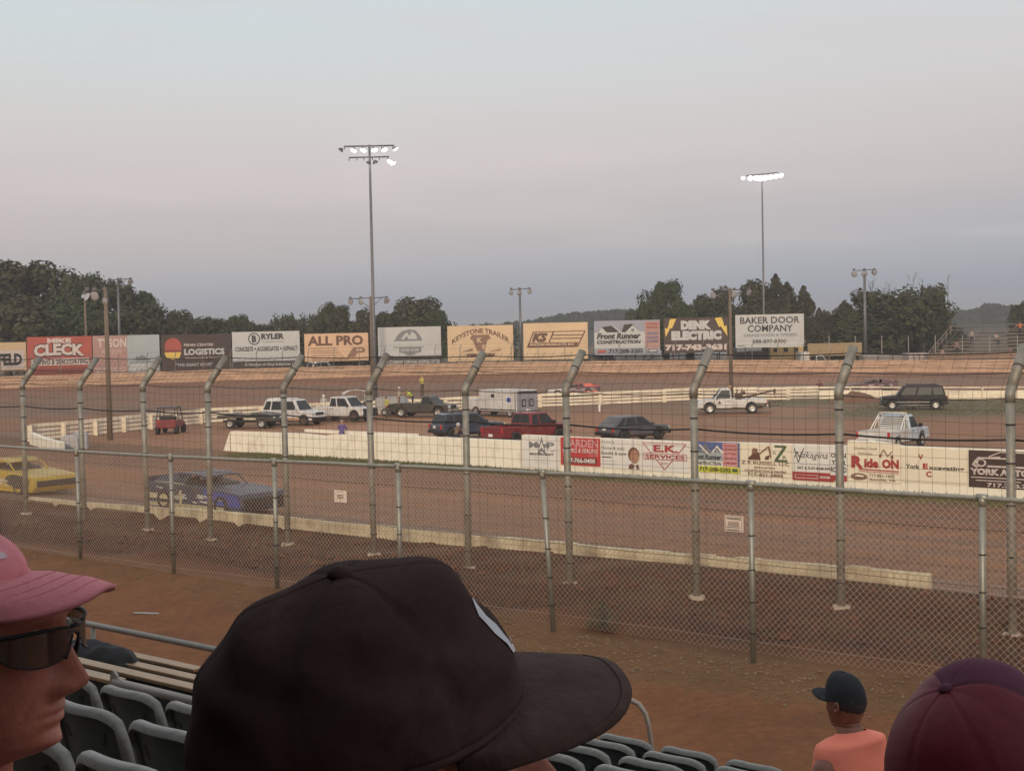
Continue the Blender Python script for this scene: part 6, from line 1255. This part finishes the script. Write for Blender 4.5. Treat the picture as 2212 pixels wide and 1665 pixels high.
def strip(m, pts, w, off=.002):
    n = len(pts)
    rows = []
    for i, (y, z) in enumerate(pts):
        a = pts[min(i + 1, n - 1)]; b = pts[max(i - 1, 0)]; dy, dz = a[0] - b[0], a[1] - b[1]; l = max(1e-6, sqrt(dy * dy + dz * dz)); ww = w[i] if isinstance(w, list) else w
        r = []
        for s_ in (-1, -.33, .33, 1):
            yy, zz = y - dz / l * ww * s_, z + dy / l * ww * s_; r.append(surf(yy, zz, off))
        rows.append(r)
    m.grid(rows)
def surf(yy, zz, off):          # smooth front surface of the crown by inverse distance of nearby points
    c = sorted(((p.y - yy) ** 2 + (p.z - zz) ** 2, p.x) for row in G for p in row if p.x > .02)[:6]; w = [1 / (d + 1e-7) for d, _ in c]; return V3((sum(a * b[1] for a, b in zip(w, c)) / sum(w) + off, yy, zz))
# the man in the pink cap at the left edge
def head_origin(x, y, Z, dx=0, dz=0): return on_y(x, y, Z)
pinkm = mat('pink_cap_cotton', (.62, .21, .23), .9, var=.08, sc=160, bump=.08); pinku = mat('pink_cap_thread', (.58, .17, .185), .9)
t = spectator('person in a faded pink cap and black glasses, face in profile at the left edge', (-.535, 1.395, 6.711), -7, 0)
SKL = .42
head_body(t, fleshL, .12); SKL = 1; shirt(t, cloth('slate', (.05, .055, .065)), .12); ear(t, fleshL, 1); ear(t, fleshL, -1)
PG = cap(t, pinkm, pinkm, rim=.056, top=.111, rad=(.097, .108, .088), droop=.036, blen=.088, bw=.084, bang=-6, folds=.002, button=pinkm, under=pinku, bth=.005, front_h=.0, xoff=-.044)
m = MB(); 
G = PG
strip(m, [(-.05 + .004 * k, .080) for k in range(6)], .0026, .0012); strip(m, [(-.022 + .004 * k, .082) for k in range(4)], .003, .0012)
m.build('cap_embroidery', mat('pale_thread', (.55, .42, .44), .8), t)
m = MB(); frm = mat('glasses_black', (.008, .008, .009), .55, spec=.2)
def lensp(sg, q, zz):           # q: 0 at the nose, 1 at the temple; the glasses wrap round the face
    a = lerp(.10, 1.12, q); return V3((.004 + .104 * cos(a) ** .8, sg * (.004 + .088 * sin(a)), zz))
def lb(q): return -.017 * (sin(pi * min(1, q * 1.05 + .06)) ** .5) - .002
for sg in (-1, 1):
    m.tube([lensp(sg, k / 14, .013 + .002 * sin(pi * k / 14)) for k in range(15)], [.0014 + .0012 * k / 14 for k in range(15)], 6)
    m.tube([lensp(sg, k / 14, lb(k / 14)) for k in range(15)], .0009, 5)
    e = lensp(sg, 1, .008); m.tube([e + V3((.006, -.001 * sg, 0)), e, V3((.02, sg * .082, .008)), V3((-.02, sg * .083, .006)), V3((-.04, sg * .082, -.01))], [.0045, .005, .0032, .0026, .002], 6)
    m.tube([(.108, sg * .007, .004), (.1045, sg * .010, -.010), (.1005, sg * .012, -.018)], [.001, .0022, .003], 6)
m.tube([(.1075, -.012, .0125), (.1095, 0, .012), (.1075, .012, .0125)], .0018, 6); fr_ = m.build('glasses', frm, t)
m = MB()
for sg in (-1, 1): m.grid([[lensp(sg, k / 14, lerp(lb(k / 14), .013, r / 4)) for k in range(15)] for r in range(5)][::(1 if sg < 0 else -1)])
lm = mat('glasses_lens', (.035, .022, .018), .05, spec=.7); lm.node_tree.nodes['Principled BSDF'].inputs['Alpha'].default_value = .86; m.build('lens', lm, fr_)
m = MB()
for sg in (-1, 1): m.ball((.0795, sg * .031, .001), .0125, 8)
m.build('eye', mat('eye_white', (.5, .45, .42), .2), t)
# the black cap in the middle
blkm = mat('black_cap_cotton', (.066, .037, .034), .95, var=.32, sc=14, bump=.25, spec=.1)
t = spectator('person in a washed black baseball cap in the centre, seen from behind the shoulder', (-.096, .925, 6.722), 12, -9, 9)
head_body(t, fleshL, .05); shirt(t, cloth('black_tee', (.02, .02, .022)), .05); ear(t, fleshL, 1); ear(t, fleshL, -1)
G = cap(t, blkm, mat('black_cap_brim', (.088, .055, .048), .95, var=.16, sc=30, bump=.3, spec=.12), rim=.028, top=.129, rad=(.103, .116, .088), droop=.022, blen=.071, bw=.085, bang=-8, folds=.014, rows_on=False, button=blkm, front_h=.0, squash=2.05, bth=.0042)
m = MB(); em = []
for k in range(9):
    q = k / 8; em.append((.006 + q * .028, lerp(.108, .060, q)))
strip(m, [(-.008 - .0035 * k, .098 - .0056 * k) for k in range(5)] + [(-.025, .070), (-.0235, .064), (-.017, .062), (-.012, .067)], [.001, .002, .0029, .0033, .0035, .0034, .0031, .0027, .0018], .0014)
m.build('cap_emblem', mat('emblem_thread', (.62, .60, .62), .8), t)
m = MB(); m.tube([V3((-.115, .02, .012)), V3((-.121, 0, .010)), V3((-.115, -.02, .012))], .004, 6); m.build('strap', blkm, t)
# maroon mesh cap at the lower right
mrn = mat('maroon_mesh_cap', (.15, .013, .022), .6, var=.12, sc=90, bump=.06, spec=.3); mrf = mat('maroon_front_panel', (.12, .042, .065), .9, var=.1, sc=30, bump=.06, spec=.15)
t = spectator('person in a maroon mesh back cap at the lower right corner', tuple(on_y(2140, 1708, 1.55)), 34, -27, -4)
head_body(t, fleshL, .05); shirt(t, cloth('white_collar', (.50, .42, .40)), .05, z0=-.165, collar=.014); ear(t, fleshL, 1); ear(t, fleshL, -1)
cap(t, mrn, mrf, rim=-.004, top=.136, rad=(.112, .120, .100), droop=.03, folds=.0015, button=mrf, front_h=.016, squash=2.3, panel=mrf)
m = MB(); m.ball((-.03, 0, .0), (.086, .086, .06), 8, z0=-.9, z1=.3); m.build('hair', mat('dark_hair', (.03, .018, .015), .8), t)
# orange vest and black cap beyond, and the fair hair beside
tan = mat('sunburnt_skin', (.25, .095, .052), .5, var=.12, sc=40, bump=.15); org = mat('cloth_fluorescent_orange', (1.0, .27, .17), .8, var=.04, sc=9, bump=.25)
Z_ = 8.0; o_ = on_y(1826, 1514, Z_); t = spectator('person in a bright orange sleeveless shirt and black cap, back turned, beside the walkway', tuple(o_), 128, 4, 0, 1.18)
SHR = .052; NKW = 1.22
hb = head_body(t, tan, .0, -.9)
for sg in (1, -1):
    m = MB(); m.tube([(-.02, sg * .150, -.225), (-.02, sg * .205, -.285), (-.015, sg * .235, -.40), (.0, sg * .245, -.55), (.10, sg * .23, -.68), (.24, sg * .17, -.72)], [.050, .056, .054, .045, .040, .032], 12); m.build('arm', tan, t)
    m = MB(); q = V3((.28, sg * .16, -.73)); m.ball(q, (.045, .035, .018), 6)
    for k in range(4): m.tube([q + V3((.03, -.024 + .016 * k, 0)), q + V3((.07, -.026 + .017 * k, -.004)), q + V3((.098 - .006 * abs(k - 1.5), -.027 + .0175 * k, -.016))], [.009, .008, .0065], 6)
    m.tube([q + V3((-.01, -sg * .03, 0)), q + V3((.03, -sg * .055, -.01)), q + V3((.05, -sg * .06, -.02))], [.011, .009, .007], 6); m.build('hand', tan, t)
def ncut(a): return .028 * max(0, -cos(a)) + .0
shirt(t, org, 0, -.146, -.9, .010, lambda a: .012 * (-cos(a))); ear(t, tan, 1); ear(t, tan, -1)
m = MB(); m.ball((-.028, 0, .0), (.081, .079, .075), 8, z0=-.75, z1=.4); m.build('hair', mat('clipped_hair', (.045, .028, .022), .9, var=.3, sc=60), t)
cap(t, mat('black_cap_twill', (.022, .022, .024), .9, var=.12, sc=40, bump=.2), mat('black_cap_twill', 0), rim=.016, top=.138, rad=(.100, .108, .085), droop=.014, blen=.078, bw=.082, bang=16, button=mat('black_cap_twill', 0), front_h=.02, squash=2.1)
SHR = 0; NKW = 1
t = spectator('person with fair hair mostly hidden behind the maroon cap', tuple(on_y(1983, 1572, 6.3)), 95, 0, 0)
head_body(t, skin, 0); shirt(t, cloth('green_tee', (.10, .12, .08))); m = MB()
m.ball((-.022, 0, .028), (.098, .088, .098), 12, z0=-.85); m.build('hair_cap', mat('fair_hair', (.46, .34, .16), .6, var=.3, sc=30, vs=(1, 1, .2)), t); m = MB()
for k in range(150): a = random.uniform(1.2, 5.1); r = .083; m.tube([(r * cos(a) - .02, r * sin(a), .04), ((r + .012) * cos(a) - .02, (r + .012) * sin(a), -.04), ((r + .010) * cos(a) - .02, (r + .01) * sin(a), -.13 + random.uniform(-.02, .02))], [.004, .004, .001], 4, cap=False)
m.build('hair', mat('fair_hair', 0), t)
# ------------------------------------------------------------ splashed mud and wear on painted things
def stain(m_, col, scale, lo, hi, amt, vs=(1, 1, 1)):
    t = m_.node_tree; b = t.nodes['Principled BSDF']; old = b.inputs['Base Color'].links[0].from_socket; co = N(t, 'ShaderNodeTexCoord'); mp = N(t, 'ShaderNodeMapping'); mp.inputs['Scale'].default_value = vs
    nz = N(t, 'ShaderNodeTexNoise'); nz.inputs['Scale'].default_value = scale; nz.inputs['Detail'].default_value = 9; nz.inputs['Roughness'].default_value = .68
    r = N(t, 'ShaderNodeMapRange'); r.inputs[1].default_value = lo; r.inputs[2].default_value = hi; r.inputs[3].default_value = 0; r.inputs[4].default_value = amt
    mx = N(t, 'ShaderNodeMixRGB'); mx.inputs[2].default_value = (*col, 1); t.links.new(co.outputs['Object'], mp.inputs[0]); t.links.new(mp.outputs[0], nz.inputs[0]); t.links.new(nz.outputs[0], r.inputs[0])
    t.links.new(r.outputs[0], mx.inputs[0]); t.links.new(old, mx.inputs[1]); t.links.new(mx.outputs[0], b.inputs['Base Color'])
mud = (.20, .115, .065)
stain(plainw, mud, .9, .50, .72, .42); stain(MT['grimy_cream_wall'], mud, 1.4, .46, .66, .6); stain(gw, mud, .8, .48, .7, .5); stain(farw, (.24, .14, .085), .7, .46, .68, .5, (1, 1, 3)); stain(cream, mud, 1.5, .5, .7, .4)
for k in ('white', 'race_yellow', 'race_slate', 'race_blue', 'red', 'grey', 'pale_blue_white', 'black_green'): stain(MT['paint_' + k], mud, 1.6, .50, .72, .42)
for k in ('w', 'cr', 'bw', 'tan', 'tn2', 'pb', 'rb'): stain(C[k], (.22, .15, .10), .45, .5, .75, .25, (1, 1, .5))
stain(seatm, (.16, .13, .10), 9, .52, .72, .5); stain(seatl, (.12, .10, .085), 22, .50, .66, .55); stain(galv_d, (.17, .10, .06), 3, .5, .7, .6); stain(al, (.16, .10, .06), 6, .5, .7, .45, (.3, 1, 1))
stain(gm2, (.12, .06, .036), .35, .52, .66, .4, (1, 1, 1)); stain(gm, (.16, .07, .035), .8, .50, .68, .45)
stain(blkm, (.035, .02, .02), 30, .5, .62, .5); stain(pinkm, (.50, .15, .18), 22, .5, .7, .4); stain(fleshL, (.36, .10, .06), 28, .48, .66, .6)

# ------------------------------------------------------------ dust and dusk haze over the speedway
hm_ = bpy.data.materials.new('haze_air'); hm_.use_nodes = True; t_ = hm_.node_tree; t_.nodes.remove(t_.nodes['Principled BSDF'])
pv = N(t_, 'ShaderNodeVolumePrincipled'); pv.inputs['Density'].default_value = .0006; pv.inputs['Color'].default_value = (.82, .81, .83, 1); pv.inputs['Anisotropy'].default_value = .1
t_.links.new(pv.outputs[0], t_.nodes['Material Output'].inputs['Volume'])
m = MB(); m.box((0, 0, 0), (9000, 9000, 36)); m.build('haze', hm_, loc=(0, 0, 16.0), kind='stuff', label='thin dusty haze hanging over the whole speedway', cat='haze')
